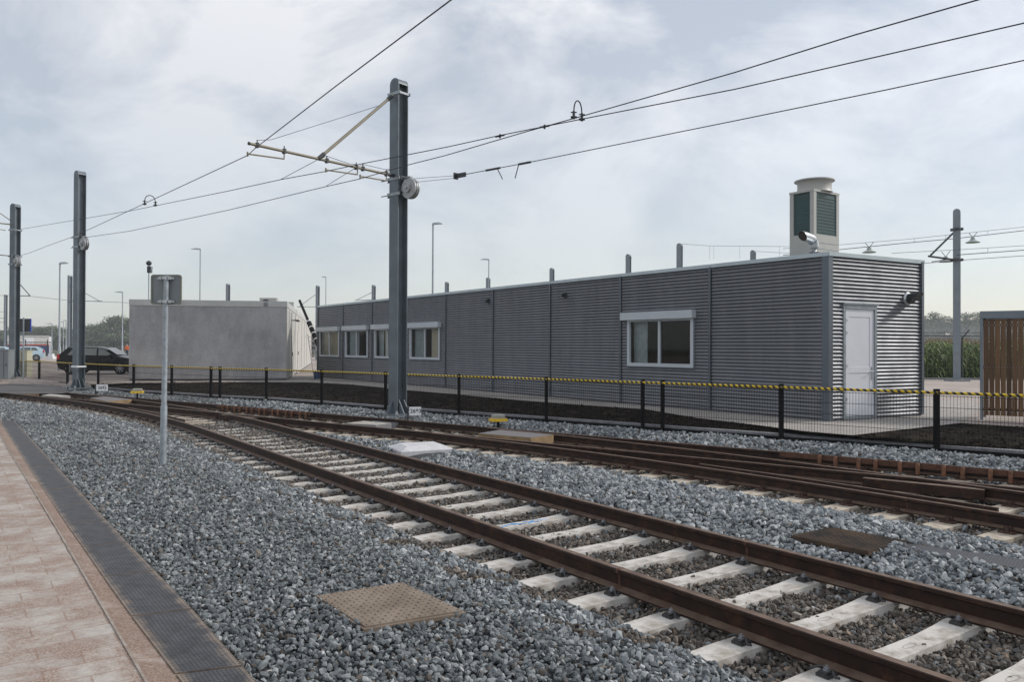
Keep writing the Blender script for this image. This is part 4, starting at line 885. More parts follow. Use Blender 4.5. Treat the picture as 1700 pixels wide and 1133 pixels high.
for i, (s0, s1, kd) in enumerate(WIN):
    fr_ = MB(); o = P03; dd = s1-s0; fw_ = .075
    def bar(a0, a1, z0, z1, pr, th=.07, bb=None): (bb or fr_).box(o+AD3*(a0+a1)/2+NF3*(pr-th/2)+V3(0, 0, (z0+z1)/2), (a1-a0, th, z1-z0), ax=AD3)
    bar(s0, s1, ZS, ZS+.09, .06); bar(s0, s0+.09, ZS+.09, ZT, .06); bar(s1-.09, s1, ZS+.09, ZT, .06); bar((s0+s1)/2-.035, (s0+s1)/2+.035, ZS+.09, ZT, .045); bar(s0+.09, s1-.09, ZT-.05, ZT-.001, .045)
    wf = fr_.build('window', 'frame_white', office)
    pn = MB()
    for a0, a1 in ((s0+.09, (s0+s1)/2-.035), ((s0+s1)/2+.035, s1-.09)):
        q = [o+AD3*a0+V3(0, 0, ZS+.09), o+AD3*a1+V3(0, 0, ZS+.09), o+AD3*a1+V3(0, 0, ZT-.05), o+AD3*a0+V3(0, 0, ZT-.05)]; pn.add(q, [(3, 2, 1, 0)])
    pn.build('pane', 'window_glass', wf)
    ofs = .09; sb = MB(); bar(s0-.06, s1+.16, ZT, ZT+.20, .17, .165, sb); bar(s0-.0, s0+.10-.02, ZT-.30, ZT, .09, .02, sb) if False else None
    sb.build('shutter_box', 'frame_white', wf)
    jb = MB(); bar(s0-.05, s0-.003, ZS-.03, ZT+.21, .038, .03, jb); bar(s1+.003, s1+.05, ZS-.03, ZT+.0, .038, .03, jb); bar(s0, s1, ZS-.03, ZS-.002, .045, .03, jb); jb.build('side_trim', 'trim_metal', wf)
    cu = MB()
    def pane_in(a0, a1, M, z0=ZS, z1=ZT): 
        c = MB(); c.box(o+AD3*(a0+a1)/2-NF3*.16+V3(0, 0, (z0+z1)/2), (a1-a0, .012, z1-z0), ax=AD3)
        c.build('curtain', M, wf)
    if kd == 'beige': pane_in(s0+.02, s1-.30, 'blind'); pane_in(s1-.29, s1-.1, 'curtain_grey')
    elif i == 0: pane_in(s1-.55, s1-.05, 'curtain_grey')
    elif i == 1: pane_in(s1-.75, s1-.05, 'curtain_grey'); pane_in(s0+.05, s0+.95, 'blind')
    elif i == 2: pane_in(s1-.5, s1-.05, 'curtain_grey'); pane_in(s0+1.0, s0+1.75, 'blind')
    elif i == 3: pane_in(s1-1.1, s1-.05, 'curtain_grey')
# orange chair glimpsed inside the right window
cpos = P03+AD3*4.35-NF3*1.0
r = thing('office_chair', 'orange chair glimpsed inside behind the right office window', 'chair', np.r_[cpos[:2], Z0+.02])
MB().box(cpos+V3(0, 0, Z0+.47), (.45, .45, .06), ax=AD3).build('seat', 'orange_cloth', r); MB().box(cpos-NF3*.2+V3(0, 0, Z0+1.02), (.16, .05, .55), ax=AD3).build('backrest', 'orange_cloth', r)
for i in (-1, 1):
    for j in (-1, 1): MB().tube([cpos+AD3*.18*i+NF3*.18*j+V3(0, 0, Z0+.02), cpos+AD3*.18*i+NF3*.18*j+V3(0, 0, Z0+.45)], .012, 6).build('leg', 'dark_metal', r)
# end door
dr = MB()
def ebar(b, t0, t1, z0, z1, pr, th=.06): b.box(P03+ED3*(t0+t1)/2+NE3*(pr-th/2)+V3(0, 0, (z0+z1)/2), (t1-t0, th, z1-z0), ax=ED3)
fb = MB(); ebar(fb, .42, .49, Z0+.02, 2.62, .045, .08); ebar(fb, 1.43, 1.50, Z0+.02, 2.62, .045, .08); ebar(fb, .49, 1.43, 2.53, 2.615, .05, .08); ebar(fb, .40, 1.53, 2.622, 2.66, .08, .10); ebar(fb, .49, 1.43, Z0+.02, Z0+.08, .03, .06)
df = fb.build('door_frame', 'galv_steel', office)
dl_ = MB(); ebar(dl_, .495, 1.425, Z0+.085, 2.525, .010, .05); dleaf = dl_.build('door', 'door_white', office)
pb = MB()
for (t0, t1, z0, z1) in ((.495, .62, Z0+.085, 2.525), (1.30, 1.425, Z0+.085, 2.525), (.62, 1.30, 2.36, 2.525), (.62, 1.30, 1.17, 1.29), (.62, 1.30, Z0+.085, Z0+.25)): ebar(pb, t0, t1, z0, z1, .020, .010)
pb.build('door_panelling', 'door_white', dleaf)
hb = MB(); ebar(hb, 1.335, 1.375, 1.02, 1.30, .030, .010); c = P03+ED3*1.355+NE3*.075+V3(0, 0, 1.20); hb.tube([c-NE3*.05, c, c-ED3*.11], .010, 8); hb.build('handle', 'galv_bright', dleaf, smooth=True)
for z in (.62, 1.32, 2.02, 2.28):
    hg = MB(); hg.lathe([(.018, -.05), (.018, .05)], P03+ED3*.49+NE3*.035+V3(0, 0, z), n=10); ebar(hg, .50, .57, z-.02, z+.02, .03, .01); hg.build('hinge', 'galv_bright', dleaf)
# wall vent hood
c = P03+ED3*2.56+NE3*.03+V3(0, 0, 2.80); hd = MB(); hd.lathe([(.15, 0), (.15, .02), (.115, .05)], c, NE3, 24); vh = hd.build('vent_collar', 'galv_bright', office, smooth=True)
hd = MB(); n = 20; R_ = .115; vs = []
for k_ in range(n):
    a_ = 2*math.pi*k_/n; lat = ED3*math.cos(a_)*R_+V3(0, 0, math.sin(a_)*R_); vs.append(c+lat+NE3*.04)
for k_ in range(n):
    a_ = 2*math.pi*k_/n; lat = ED3*math.cos(a_)*R_+V3(0, 0, math.sin(a_)*R_); vs.append(c+lat+NE3*(.22+.15*math.sin(a_)))
hd.add(vs, [(k_, (k_+1) % n, n+(k_+1) % n, n+k_) for k_ in range(n)]+[tuple(range(n, 2*n))]); hd.build('vent_hood', 'dark_metal', office, smooth=True)
for u, v in ((812, 500), (939, 490.5)):
    k_ = (u-850)/F; s_ = (P0[0]-P0[1]*k_)/(.5776+.8165*k_); d_ = ray(u, v); Yy = P0[1]+.8165*s_; z = H+d_[2]*Yy/d_[1]
    lb = MB(); cc = P03+AD3*s_+NF3*.06+V3(0, 0, z); lb.box(cc, (.13, .06, .15), ax=AD3); lb.lathe([(.045, 0), (.045, .06), (.03, .07)], cc+NF3*.03-V3(0, 0, .0), NF3, 12); lb.build('wall_lamp', 'dark_metal', office)
# flue pipe on the roof
fc = PY(1352, 417, 17.35); pth_ = []
base_ = V3(fc[0], 17.35, Z1-.05); 
for q in [(0, 0), (0, .13), (0, .26)]: pth_.append(base_+V3(0, 0, q[1]))
FD = unit(V3(-.80, -.60, 0))
for a_ in (15, 30, 45, 60, 75): pth_.append(base_+FD*(.19-.19*math.cos(math.radians(a_)))+V3(0, 0, .26+.19*math.sin(math.radians(a_))))
pth_.append(base_+FD*.32+V3(0, 0, .470)); 
fl = MB(); fl.tube(pth_, .10, 20); fo = fl.build('flue_pipe', 'galv_bright', office, smooth=True)
fl = MB(); fl.tube([base_+V3(0, 0, .02), base_+V3(0, 0, .16)], .107, 20); fl.tube([base_+FD*(.19-.19*math.cos(.8))+V3(0, 0, .26+.19*math.sin(.8)), base_+FD*(.19-.19*math.cos(.9))+V3(0, 0, .26+.19*math.sin(.9))], .104, 20); fl.build('pipe_band', 'trim_metal', fo, smooth=True)
e_ = pth_[-1]; dm = unit(FD+V3(0, 0, .05)); n = 20; vs = []
for k_ in range(n):
    a_ = 2*math.pi*k_/n; lat = np.cross(V3(0, 0, 1), FD)*math.cos(a_)*.10+V3(0, 0, 1)*math.sin(a_)*.10; vs.append(e_+lat); 
vs2 = [v_+dm*(.06+.7*max(0, (v_-e_)[2]+.10)) for v_ in vs]
MB().add(vs+vs2, [(k_, (k_+1) % n, n+(k_+1) % n, n+k_) for k_ in range(n)]).build('pipe_mouth', 'galv_bright', fo, smooth=True)
MB().add([e_+(v_-e_)*.93+(v2_-v_)*.85 for v_, v2_ in zip(vs, vs2)], [tuple(range(n))]).build('mouth_shade_disc', 'pipe_shade', fo)  # dark disc closing the mouth, shade of the pipe's inside put in its colour
# roof chiller
CC = PY(1351, 420, 17.9); CC[2] = Z1-.02; a3, b3 = unit(V3(-.5776, .8165, 0)), unit(V3(.8165, .5776, 0)); wa, wb_ = .63, .98
ch = thing('rooftop_chiller', 'pale grey cooling unit with green coil faces and round fan cowl on the office roof', 'cooling unit', CC)
qc = [CC, CC+b3*wb_, CC+b3*wb_+a3*wa, CC+a3*wa]; zt = 5.24; zl = 4.28
MB().prism([xy(q) for q in qc], Z1-.02, zl).build('base_cabinet', 'unit_beige', ch)
for q in qc:
    cin = (qc[0]+qc[2])/2; p_ = q+(cin-q)*.001
    ch_ = MB(); sg = [unit(x-q) for x in (qc[(qc.index(q) if False else [i for i in range(4) if qc[i] is q][0])-1], qc[([i for i in range(4) if qc[i] is q][0]+1) % 4])]
    c0 = q+sg[0]*.05+sg[1]*.05; ch_.box(c0+V3(0, 0, (zl+zt)/2-c0[2]), (.10, .10, zt-zl), ax=a3); ch_.build('corner_frame', 'unit_beige', ch)
qi = [q+((qc[0]+qc[2])/2-q)*.07 for q in qc]; MB().prism([xy(q) for q in qi], zl, zt-.01).build('coil', 'coil_green', ch)
b = MB()
for A, Bq, n_ in ((qc[0], qc[1], NE3), (qc[3], qc[0], NF3)):
    for k_ in range(12):
        z = zl+.06+k_*(zt-zl-.1)/12; b.box((A+Bq)/2*V3(1, 1, 0)+V3(0, 0, z)-n_*.008, (np.linalg.norm(A-Bq)-.22, .006, .008), ax=Bq-A)
b.build('guard_wire', 'coil_green', ch)
b = MB(); q5 = [q+(q-(qc[0]+qc[2])/2)*.02 for q in qc]; b.prism([xy(q) for q in q5], zt, zt+.05); b.build('top_plate', 'unit_beige', ch)
b = MB()
for k_ in range(3): z = Z1+.13+k_*.14; b.box(((qc[0]+qc[1])/2)*V3(1, 1, 0)+V3(0, 0, z)+unit(V3(.5776, -.8165, 0))*.003, (wb_-.12, .008, .008), ax=b3)
b.build('panel_seam', 'galv_steel', ch)
cm = (qc[0]+qc[2])/2; MB().lathe([(.40, zt+.05), (.38, zt+.10), (.375, zt+.24), (.40, zt+.29), (.445, zt+.31), (.445, zt+.335), (.40, zt+.335), (.36, zt+.25)], (cm[0], cm[1], 0), n=36).build('fan_cowl', 'unit_beige', ch, smooth=True)
# ------------------------------------------------------------------ concrete technical building
KL, KR = np.r_[PY(214, 600, 34.4)[:2], 0], np.r_[PY(476, 600, 35.6)[:2], 0]; kd = unit(KR-KL); sd3 = unit(V3(-.214, .977, 0)); ZB, ZC = .14, 3.70
kb = thing('concrete_building', 'square grey cast concrete technical building with a lighter parapet and sunlit side wall', 'building', (KL+KR)/2+V3(0, 0, ZB))
LQ = 34.; KLb, KRb = KL+sd3*LQ, KR+sd3*LQ
MB().prism([xy(KL), xy(KR), xy(KR+sd3*.12), xy(KL+sd3*.12)], ZB+.10, 3.42).build('front_wall', 'cast_wall', kb)
MB().prism([xy(KL+sd3*.12), xy(KR+sd3*.12), xy(KRb), xy(KLb)], ZB+.10, 3.42).build('side_wall', 'white_cladding', kb)
MB().prism([xy(KL+kd*.04+sd3*.04), xy(KR-kd*.04+sd3*.04), xy(KRb-kd*.04), xy(KLb+kd*.04)], ZB-.2, ZB+.10).build('plinth', 'dark_metal', kb)
MB().prism([xy(KL-sd3*.015-kd*.012), xy(KR-sd3*.015+kd*.012), xy(KRb+kd*.012), xy(KLb-kd*.012)], 3.44, ZC).build('parapet', 'parapet_concrete', kb)
MB().prism([xy(KL+sd3*.03), xy(KR+sd3*.03-kd*.03), xy(KRb-kd*.03), xy(KLb+kd*.03)], 3.42, 3.44).build('joint', 'white_cladding', kb)
for s_ in (1.6, 3.3, 3.9, 7, 11, 15, 19, 23):
    b = MB(); b.box(KR+sd3*s_+kd*.004+V3(0, 0, 1.85), (.07, .02, 3.0), ax=sd3); b.build('wall_joint', 'cabinet_grey', kb)
for s_ in (4.6, 10.5):
    b = MB(); b.box(KR+sd3*s_+kd*.012+V3(0, 0, 1.35), (1.9, .024, 2.4), ax=sd3); d_ = b.build('door', 'white_cladding', kb); MB().box(KR+sd3*(s_-.7)+kd*.04+V3(0, 0, 1.3), (.04, .04, .2), ax=sd3).build('handle', 'dark_metal', d_)
for s_ in (3.0, 4.4):
    b = MB(); b.tube([KR+sd3*s_+V3(0, 0, 2.95), KR+sd3*s_+kd*.22+V3(0, 0, 2.98)], .015, 6); b.box(KR+sd3*s_+kd*.28+V3(0, 0, 2.95), (.16, .16, .06)); b.build('floodlight', 'dark_metal', kb)
c = KL+kd*(np.linalg.norm(KR-KL)*(440-214)/262)-sd3*.03+V3(0, 0, 3.57); MB().lathe([(.10, -.02), (.10, .015), (.055, .02), (.055, .03)], c, -sd3, 20).build('vent_ring', 'cabinet_grey', kb, smooth=True)
def ac(c, w, lab, yaw=0):
    r = thing('air_conditioner', lab, 'air conditioner', c, yaw, 'cooling units on the concrete building'); MB().box((0, 0, .32), (w, .35, .6)).build('casing', 'unit_beige', r, world=False)
    MB().lathe([(.22, 0), (.22, .02), (.05, .03)], (-.1, -.175, .33), (0, -1, 0), 18).build('fan_grille', 'dark_metal', r, world=False); MB().box((-.3, 0, .01), (.06, .3, .04)).box((.3, 0, .01), (.06, .3, .04)).build('foot', 'galv_steel', r, world=False)
kc = PY(440, 505, 36.6); ac(V3(kc[0], 37.2, ZC-.38), .78, 'white air conditioning unit behind the parapet of the concrete building', .05)
kc = PY(484, 515, 40); ac(V3(-12.0, 42.0, ZC-.30), .9, 'air conditioning unit at the side roof edge of the concrete building', .3)
mp_ = PY(247, 470, 36.2); r = thing('camera_mast', 'short roof mast with dark dome camera on the concrete building', 'camera mast', V3(mp_[0], 36.2, ZC-.05))
MB().tube([(mp_[0], 36.2, ZC-.05), (mp_[0], 36.2, 5.25)], .025, 8).build('pole', 'galv_steel', r); MB().lathe([(.02, -.12), (.10, -.07), (.13, 0), (.10, .07), (.02, .12)], (mp_[0], 36.2, 5.45), n=14).build('dome_camera', 'dark_metal', r, smooth=True)
MB().box((mp_[0]+.02, 36.2, 5.16), (.14, .16, .30)).tube([(mp_[0]+.14, 36.2, 5.0), (mp_[0]+.16, 36.2, 5.3)], .012, 6).build('control_box', 'dark_metal', r)
# ------------------------------------------------------------------ overhead line masts
ND = unit(V3(-.64, -.77, 0))
def mast_mesh(hh, w=.31, d=.31, tf=.02):           # H section, flange normals along local y, round flange tops
    b = MB(); n = 10
    for s_ in (-1, 1):
        pr = [(-w/2, 0), (w/2, 0)]+[(w/2*math.cos(math.pi*k_/n), hh-w/2+w/2*math.sin(math.pi*k_/n)) for k_ in range(n+1)]
        y = s_*(d/2-tf/2); b.extr([(x, y-tf/2, z) for x, z in pr], (0, tf, 0))
    b.box((0, 0, (hh-.02)/2), (.014, d-2*tf, hh-.02)); R_ = w/2-.004; cap = []
    for k_ in range(n+1): cap.append((R_*math.cos(math.pi*k_/n), hh-w/2+R_*math.sin(math.pi*k_/n)))
    inn = [(x*.93, hh-w/2+(z-hh+w/2)*.93) for x, z in cap[::-1]]; yy = d/2-tf; pr = cap+inn
    b.extr([(x, -yy, z) for x, z in pr], (0, 2*yy, 0)); return b
def make_mast(lab, loc, hh, n_dir, gusset=True, w=.31, d=.31, M='mast_steel', group='overhead line masts beside the near tracks'):
    rz = math.atan2(n_dir[1], n_dir[0])+math.pi/2; r = thing('catenary_mast', lab, 'mast', loc, rz, group)
    mast_mesh(hh, w, d).build('column', M, r, world=False)
    if gusset:
        MB().box((0, 0, .02), (.70, .70, .03)).build('base_plate', M, r, world=False)
        b = MB()
        for sx_ in (-1, 1):
            for y in (-.08, .08): b.extr([(sx_*w/2*.2+0, y-.008, .035), (sx_*.34, y-.008, .035), (sx_*.32, y-.008, .06), (sx_*w/2*.9, y-.008, .36), (sx_*w/2*.2, y-.008, .36)], (0, .016, 0))
        for sy_ in (-1, 1): b.extr([(-.008, sy_*d/2, .035), (-.008, sy_*.34, .035), (-.008, sy_*.32, .06), (-.008, sy_*d/2, .36)], (.016, 0, 0))
        b.build('gusset', M, r, world=False)
        b = MB()
        for x in (-.28, .28):
            for y in (-.28, .28): b.lathe([(.022, -.16), (.022, .12)], (x, y, 0), n=8); b.lathe([(.04, .036), (.04, .075)], (x, y, 0), n=6); b.lathe([(.04, -.05), (.04, -.01)], (x, y, 0), n=6)
        b.build('anchor_bolt', 'galv_bright', r, world=False)
        MB().prism([(-.42, -.42), (.42, -.42), (.42, .42), (-.42, .42)], -.35, -.14).build('footing', 'kerb_concrete', r, world=False)
    return r
c3 = PZ(660, 686, .05); M3 = V3(PY(660.5, 600, 19.)[0], 19., .07)
m3 = make_mast('tall blue grey steel mast with cantilever arm and silver pulley, nearest of all', M3, 8.02, ND)
M2 = V3(PY(131.5, 500, 30.)[0], 30., .08); m2 = make_mast('tall grey mast with silver pulley left of the dark car, second from the left edge', M2, 8.20, unit(V3(-.55, -.83, 0)))
M1 = V3(PY(24.5, 500, 36.7)[0], 36.7, .22); m1 = make_mast('tall grey mast with splayed foot and pulley at the left edge', M1, 8.0, unit(V3(-.3, -.95, 0)))
def band(r, pz, loc, nd, w=.34):
    b = MB(); nd3 = nd; t3 = V3(-nd[1], nd[0], 0); c = V3(loc[0], loc[1], pz)
    for s_ in (-1, 1): b.box(c+nd3*s_*.165, (w+.10, .012, .07), ax=t3); b.box(c+t3*s_*.19, (.014, .34, .05), ax=t3)
    return b.build('clamp_band', 'galv_steel', r)
def pulley(r, loc, nd, z, M='pulley_alu', wdir=None, name='tension_pulley'):
    """spring wheel tensioner hung on the track-side face of a mast; wires leave along wdir"""
    t3 = wdir; c = V3(loc[0], loc[1], z)+t3*.42+nd*.02; b = MB()
    b.lathe([(.10, -.13), (.10, -.07), (.235, -.07), (.245, -.05), (.245, -.03), (.20, -.02), (.20, .0), (.245, .01), (.245, .03), (.20, .04), (.20, .06), (.235, .07), (.235, .09), (.07, .09)], c, -nd, 28)
    b.lathe([(.03, -.17), (.03, .14)], c, -nd, 10); pu = b.build(name, M, r, smooth=True)
    b = MB(); b.box(V3(loc[0], loc[1], z+.28)+t3*.26, (.34, .10, .03), ax=t3); b.tube([V3(loc[0], loc[1], z+.30)+t3*.18, c+nd*.12], .02, 6); b.tube([V3(loc[0], loc[1], z+.30)+t3*.18, c-nd*.12], .02, 6); b.box(V3(loc[0], loc[1], z-.12)+t3*.22, (.22, .10, .03), ax=t3)
    b.build('pulley_bracket', 'galv_steel', r); return c
WD3 = unit(V3(.77, -.63, 0))
def armature(r, loc, nd, z0, wd):
    for z in (z0+.27, z0-.10):
        band(r, z, loc, nd); b = MB(); c = V3(loc[0], loc[1], z)
        for k_ in (-1, 1): b.tube([c-wd*.18+nd*.1*k_, c-wd*.50+nd*.1*k_], .012, 6)
        b.box(c-wd*.24, (.05, .22, .10), ax=wd); b.box(c+wd*.20, (.05, .26, .10), ax=wd); b.build('tie_rod', 'dark_metal' if z > z0 else 'dark_metal', r)
c_p3 = pulley(m3, M3, ND, 5.42, wdir=WD3); armature(m3, M3, ND, 5.42, WD3); band(m3, 7.72, M3, ND)
W2D = unit(V3(.78, -.62, 0)); N2 = unit(V3(-.62, -.78, 0)); N2m = unit(V3(-.55, -.83, 0))
c_p2 = pulley(m2, M2, N2, 5.50, wdir=W2D); armature(m2, M2, N2m, 5.50, W2D); band(m2, .90, M2, N2m).data.materials[0] = MATS['plate_white']
W1D = unit(V3(.72, -.69, 0)); c_p1 = pulley(m1, M1, unit(V3(-.69, -.72, 0)), 5.52, wdir=W1D); armature(m1, M1, unit(V3(-.3, -.95, 0)), 5.52, W1D); band(m1, 7.0, M1, unit(V3(-.3, -.95, 0)))
# cantilever on the centre mast
ZA = 5.76; AB = V3(M3[0], M3[1], ZA)+ND*.16; AE = V3(M3[0], M3[1], ZA)+ND*4.02
cant = MB(); cant.tube([AB, AE], .030, 10); arm = cant.build('cantilever_arm', 'arm_fibre', m3, smooth=True)
def arm_at(u):                                    # point on the arm at photo column u
    k_ = (u-CX)/F; t_ = (k_*M3[1]-M3[0])/(ND[0]-k_*ND[1]); return V3(M3[0], M3[1], ZA)+ND*t_
SB = arm_at(527); STT = V3(M3[0], M3[1], 7.66)+ND*.2
MB().tube([STT, SB], .034, 10).build('strut', 'arm_fibre', m3, smooth=True)
b = MB(); b.tube([STT+(SB-STT)*.02, STT+(SB-STT)*.07], .05, 8); b.tube([STT+(SB-STT)*.93, SB], .05, 8); b.tube([AB, AB+ND*.22], .045, 8); b.tube([AE-ND*.03, AE], .036, 8); b.build('end_fitting', 'dark_metal', m3, smooth=True)
b = MB()
for u in (425, 470, 541, 601, 590, 640): c = arm_at(u); b.box(c+V3(0, 0, 0), (.05, .085, .10), ax=ND); b.tube([c+V3(0, 0, .03), c+V3(0, 0, .11)], .012, 6)
b.build('clamp', 'dark_metal', arm)
ZW = 5.50
def wp(u, v): return PZ(u, v, ZW)
for (ua, va), (ub, vb) in (((470, 262), (411, 258)), ((592, 284), (541, 284.5)), ((640, 294), (598, 295))):
    b = MB(); A = arm_at(ua); Bw = wp(ub, vb); Al = A-V3(0, 0, .16); b.tube([A, Al], .014, 6); b.tube([Al, Bw+V3(0, 0, .03)], .017, 6); b.tube([Bw+V3(0, 0, -.02), Bw+V3(0, 0, .07)], .02, 6); b.build('registration_arm', 'arm_fibre', m3, smooth=True)
# ------------------------------------------------------------------ wires
def wire(name, pts, lab, r=.0085, n=6, cat='overhead wire', grp='overhead wires', M='wire'):
    return tag(MB().tube(pts, r, n).build(name, M, smooth=True), lab, cat, grp)
def ext(a, b_, L_): d = unit(np.asarray(a)-np.asarray(b_)); return np.asarray(a)+d*L_
D = [wp(748, 0), wp(560, 141), wp(425, 245), wp(411, 258), wp(240, 338)]; D = [ext(D[0], D[1], 7)]+D+[PY(143.6, 383, 27.5), PY(116, 395, 29.9)]
wire('overhead_wire', D, 'contact wire rising from the arm tip of the nearest mast to the top edge')
wire('overhead_wire', [PY(116, 395, 29.9), PY(80, 408, 32.5), PY(52, 419, 34.8), c_p1+V3(0, 0, .24)], 'dark wire running down from the second left mast to the left edge mast pulley')
Bw_ = [wp(1700, 38), wp(1474, 90), wp(1220, 148), wp(966, 197.6), wp(904, 210), wp(830, 224.7), wp(740, 244.5), wp(597.6, 272.5), wp(541, 284.5), wp(467, 298)]; Bw_ = [ext(Bw_[0], Bw_[1], 4)]+Bw_+[PY(380, 317, 20), PY(217, 350, 26.2), V3(M1[0], M1[1], 7.0)+unit(V3(.72, -.69, 0))*.2]
wire('overhead_wire', Bw_, 'upper contact wire passing the nearest mast and ending high on the left edge mast')
Aw_ = [wp(1615, 0), wp(1417.6, 56.5), wp(1220, 118.6), wp(968, 191), wp(904, 209), wp(875, 217), wp(740, 257), wp(677, 273), wp(598, 296), wp(543, 308.5), wp(380, 348)]; Aw_ = [ext(Aw_[0], Aw_[1], 4)]+Aw_+[PY(217, 383, 26.6), c_p2+V3(0, 0, .24)]
wire('overhead_wire', [q+V3(0, 0, -.012) for q in Aw_], 'contact wire crossing the upper right sky, steepest of three, down to the second left mast')
Cw_ = [wp(1700, 100), wp(1474, 148.5), wp(1220, 200.5), wp(881, 269), wp(765, 291)]; Cw_ = [ext(Cw_[0], Cw_[1], 4)]+Cw_
wire('overhead_wire', Cw_, 'lowest of the three wires in the right sky, ending at the centre mast pulley')
yoke = Cw_[-1]
wire('tension_rope', [yoke, c_p3+V3(0, 0, .24)-ND*.04], 'thin upper tension rope from the yoke to the centre mast pulley', .005, cat='rope', grp='tension ropes'); wire('tension_rope', [yoke-V3(0, 0, .05), c_p3+V3(0, 0, .12)+WD3*.20+ND*.03], 'thin lower tension rope from the yoke to the centre mast pulley', .005, cat='rope', grp='tension ropes')
def fitting(pts, lab, r=.03, name='wire_clamp', cat='wire clamp', tail=99):
    b = MB()
    for i, (a, c) in enumerate(pts): b.tube([a, c], r if i < tail else .010, 8)
    return tag(b.build(name, 'dark_metal', smooth=True), lab, cat, 'clamps and insulators on the overhead wires')
def onC(f0, f1, a=Cw_[-2], b_=Cw_[-1]): return a+(b_-a)*f0, a+(b_-a)*f1
d_ = unit(Cw_[-1]-Cw_[-2])
fitting([onC(0, .16), onC(.02, .05), (onC(.16, .16)[0], onC(.16, .16)[0]+V3(0, 0, -.28)+d_*.1)], 'insulator with hanging tail on the lowest right wire, farther from the centre mast', .024, tail=2)
fitting([onC(.42, .62), (onC(.46, .46)[0], onC(.46, .46)[0]+V3(0, 0, -.25)-d_*.15)], 'insulator with hanging tail on the lowest right wire, nearer the centre mast', .024, tail=1)
b = MB(); b.box(yoke, (.30, .03, .10), ax=WD3); b.box(yoke-WD3*.15, (.04, .12, .14), ax=WD3); tag(b.build('wire_yoke', 'dark_metal'), 'dark yoke where two tension ropes join the lowest right wire', 'wire clamp', 'clamps and insulators on the overhead wires')
for u, v, l_ in ((904, 210, 'where two wires touch, just left of the right jumper loop'), (830, 225.5, 'where two wires part, halfway between the centre mast and the right jumper loop')):
    c = wp(u, v); d2_ = unit(Bw_[3]-Bw_[5]); fitting([(c-d2_*.10, c+d2_*.10), (c-V3(0, 0, .04), c+V3(0, 0, .03))], 'small clamp '+l_, .018)
for u, v in ((207, 352), (185, 357)):
    pass
# jumper loops
def loop(u0, v0, u1, v1, vt, z0, lab, Y=None):
    a = PZ(u0, v0, z0) if Y is None else PY(u0, v0, Y); b_ = PZ(u1, v1, z0) if Y is None else PY(u1, v1, Y); top = abs((v0+v1)/2-vt)/F*a[1]; pts = []
    for k_ in range(15):
        th_ = math.pi*k_/14; f = .5-.5*math.cos(th_); pts.append(a+(b_-a)*f+V3(0, 0, top*(math.sin(th_)**.6)))
    r = thing('jumper_loop', lab, 'jumper cable', a, 0, 'arched jumper cables on the overhead wires'); MB().tube(pts, .011, 8).build('cable', 'wire', r, smooth=True)
    for q in (a, b_): MB().tube([q-V3(0, 0, .03), q+V3(0, 0, .10)], .022, 8).tube([q-V3(.05, 0, 0), q+V3(.05, 0, 0)], .02, 6).tube([q-V3(.05, 0, -.08), q+V3(.05, 0, .08)], .010, 6).build('clamp', 'dark_metal', r, smooth=True)
loop(952.5, 194.5, 966, 198, 167, ZW, 'arched jumper cable joining two wires in the sky right of the centre mast')
loop(240, 339, 258, 341, 324.5, ZW, 'arched jumper cable joining two wires right of the second left mast', Y=21.7)
# bridles from the arm to the wires
def bridle(pts, lab): wire('bridle_wire', pts, lab, .006, cat='wire', grp='bridle wires hanging from the cantilever arm')
bridle([wp(466, 298), arm_at(526)-V3(0, 0, .02), arm_at(541)+V3(0, 0, .10), PY(580, 272, 17.0), wp(591, 273)], 'thin bridle wire looped over the middle of the cantilever arm')
bridle([wp(542, 308.5), arm_at(586)-V3(0, 0, .05), arm_at(601)+V3(0, 0, .10), PY(640, 281.5, 17.6), wp(648, 281)], 'thin bridle wire looped over the arm close to the centre mast')
bridle([STT+(SB-STT)*.16, PY(450, 232, 16.9), arm_at(425)+V3(0, 0, .10)], 'thin stay wire from the strut to the tip of the cantilever arm')
# left edge mast's own cantilever, mostly outside the frame
nd1 = unit(V3(-.62, -.78, 0)); A1 = V3(M1[0], M1[1], 7.25)+nd1*.15; b = MB(); b.tube([A1, A1+nd1*3.5], .03, 8); b.tube([A1+V3(0, 0, .15)+nd1*.0, A1+nd1*1.8+V3(0, 0, 1.3)], .02, 6); b.tube([A1+nd1*1.4-V3(0, 0, .2), A1+nd1*.25-V3(0, 0, .3)], .018, 6); b.build('cantilever_arm', 'arm_fibre', m1, smooth=True)
A1 = V3(M1[0], M1[1], 5.8); MB().tube([A1, A1+nd1*3], .02, 8).build('registration_arm', 'rust_orange', m1)
# ------------------------------------------------------------------ background masts
def far_mast(u, vtop, lab, ztop=8.2, Y=None, brk=0):
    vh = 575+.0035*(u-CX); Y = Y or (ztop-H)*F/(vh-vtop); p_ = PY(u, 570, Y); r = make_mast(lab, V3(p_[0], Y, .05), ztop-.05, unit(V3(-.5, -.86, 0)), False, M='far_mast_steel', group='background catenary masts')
    return r, V3(p_[0], Y, .05)
FM = [(1128, 403, 'background mast top above the office roof with a thin wire leaving to the right'), (1043, 421, 'background mast top above the office roof, over the large window'), (916, 444, 'background mast top above the middle of the office roof'),
      (810, 460, 'background mast top directly under a street lamp above the office roof'), (741.5, 467, 'background mast top just right of the tall lamp behind the office'), (620, 472, 'background mast top above the office roof, left of the centre mast'),
      (527, 473, 'background mast with a bracket at the left end of the office roof'), (378, 470, 'background mast top above the middle of the concrete building roof'), (1250, 414.5, 'short background mast top left of the rooftop chiller'),
      (115.5, 456, 'background mast half hidden behind the second left mast'), (9, 488, 'thin background mast at the far left edge')]
fmp = {}
for u, v, l in FM: fmp[u] = far_mast(u, v, l)
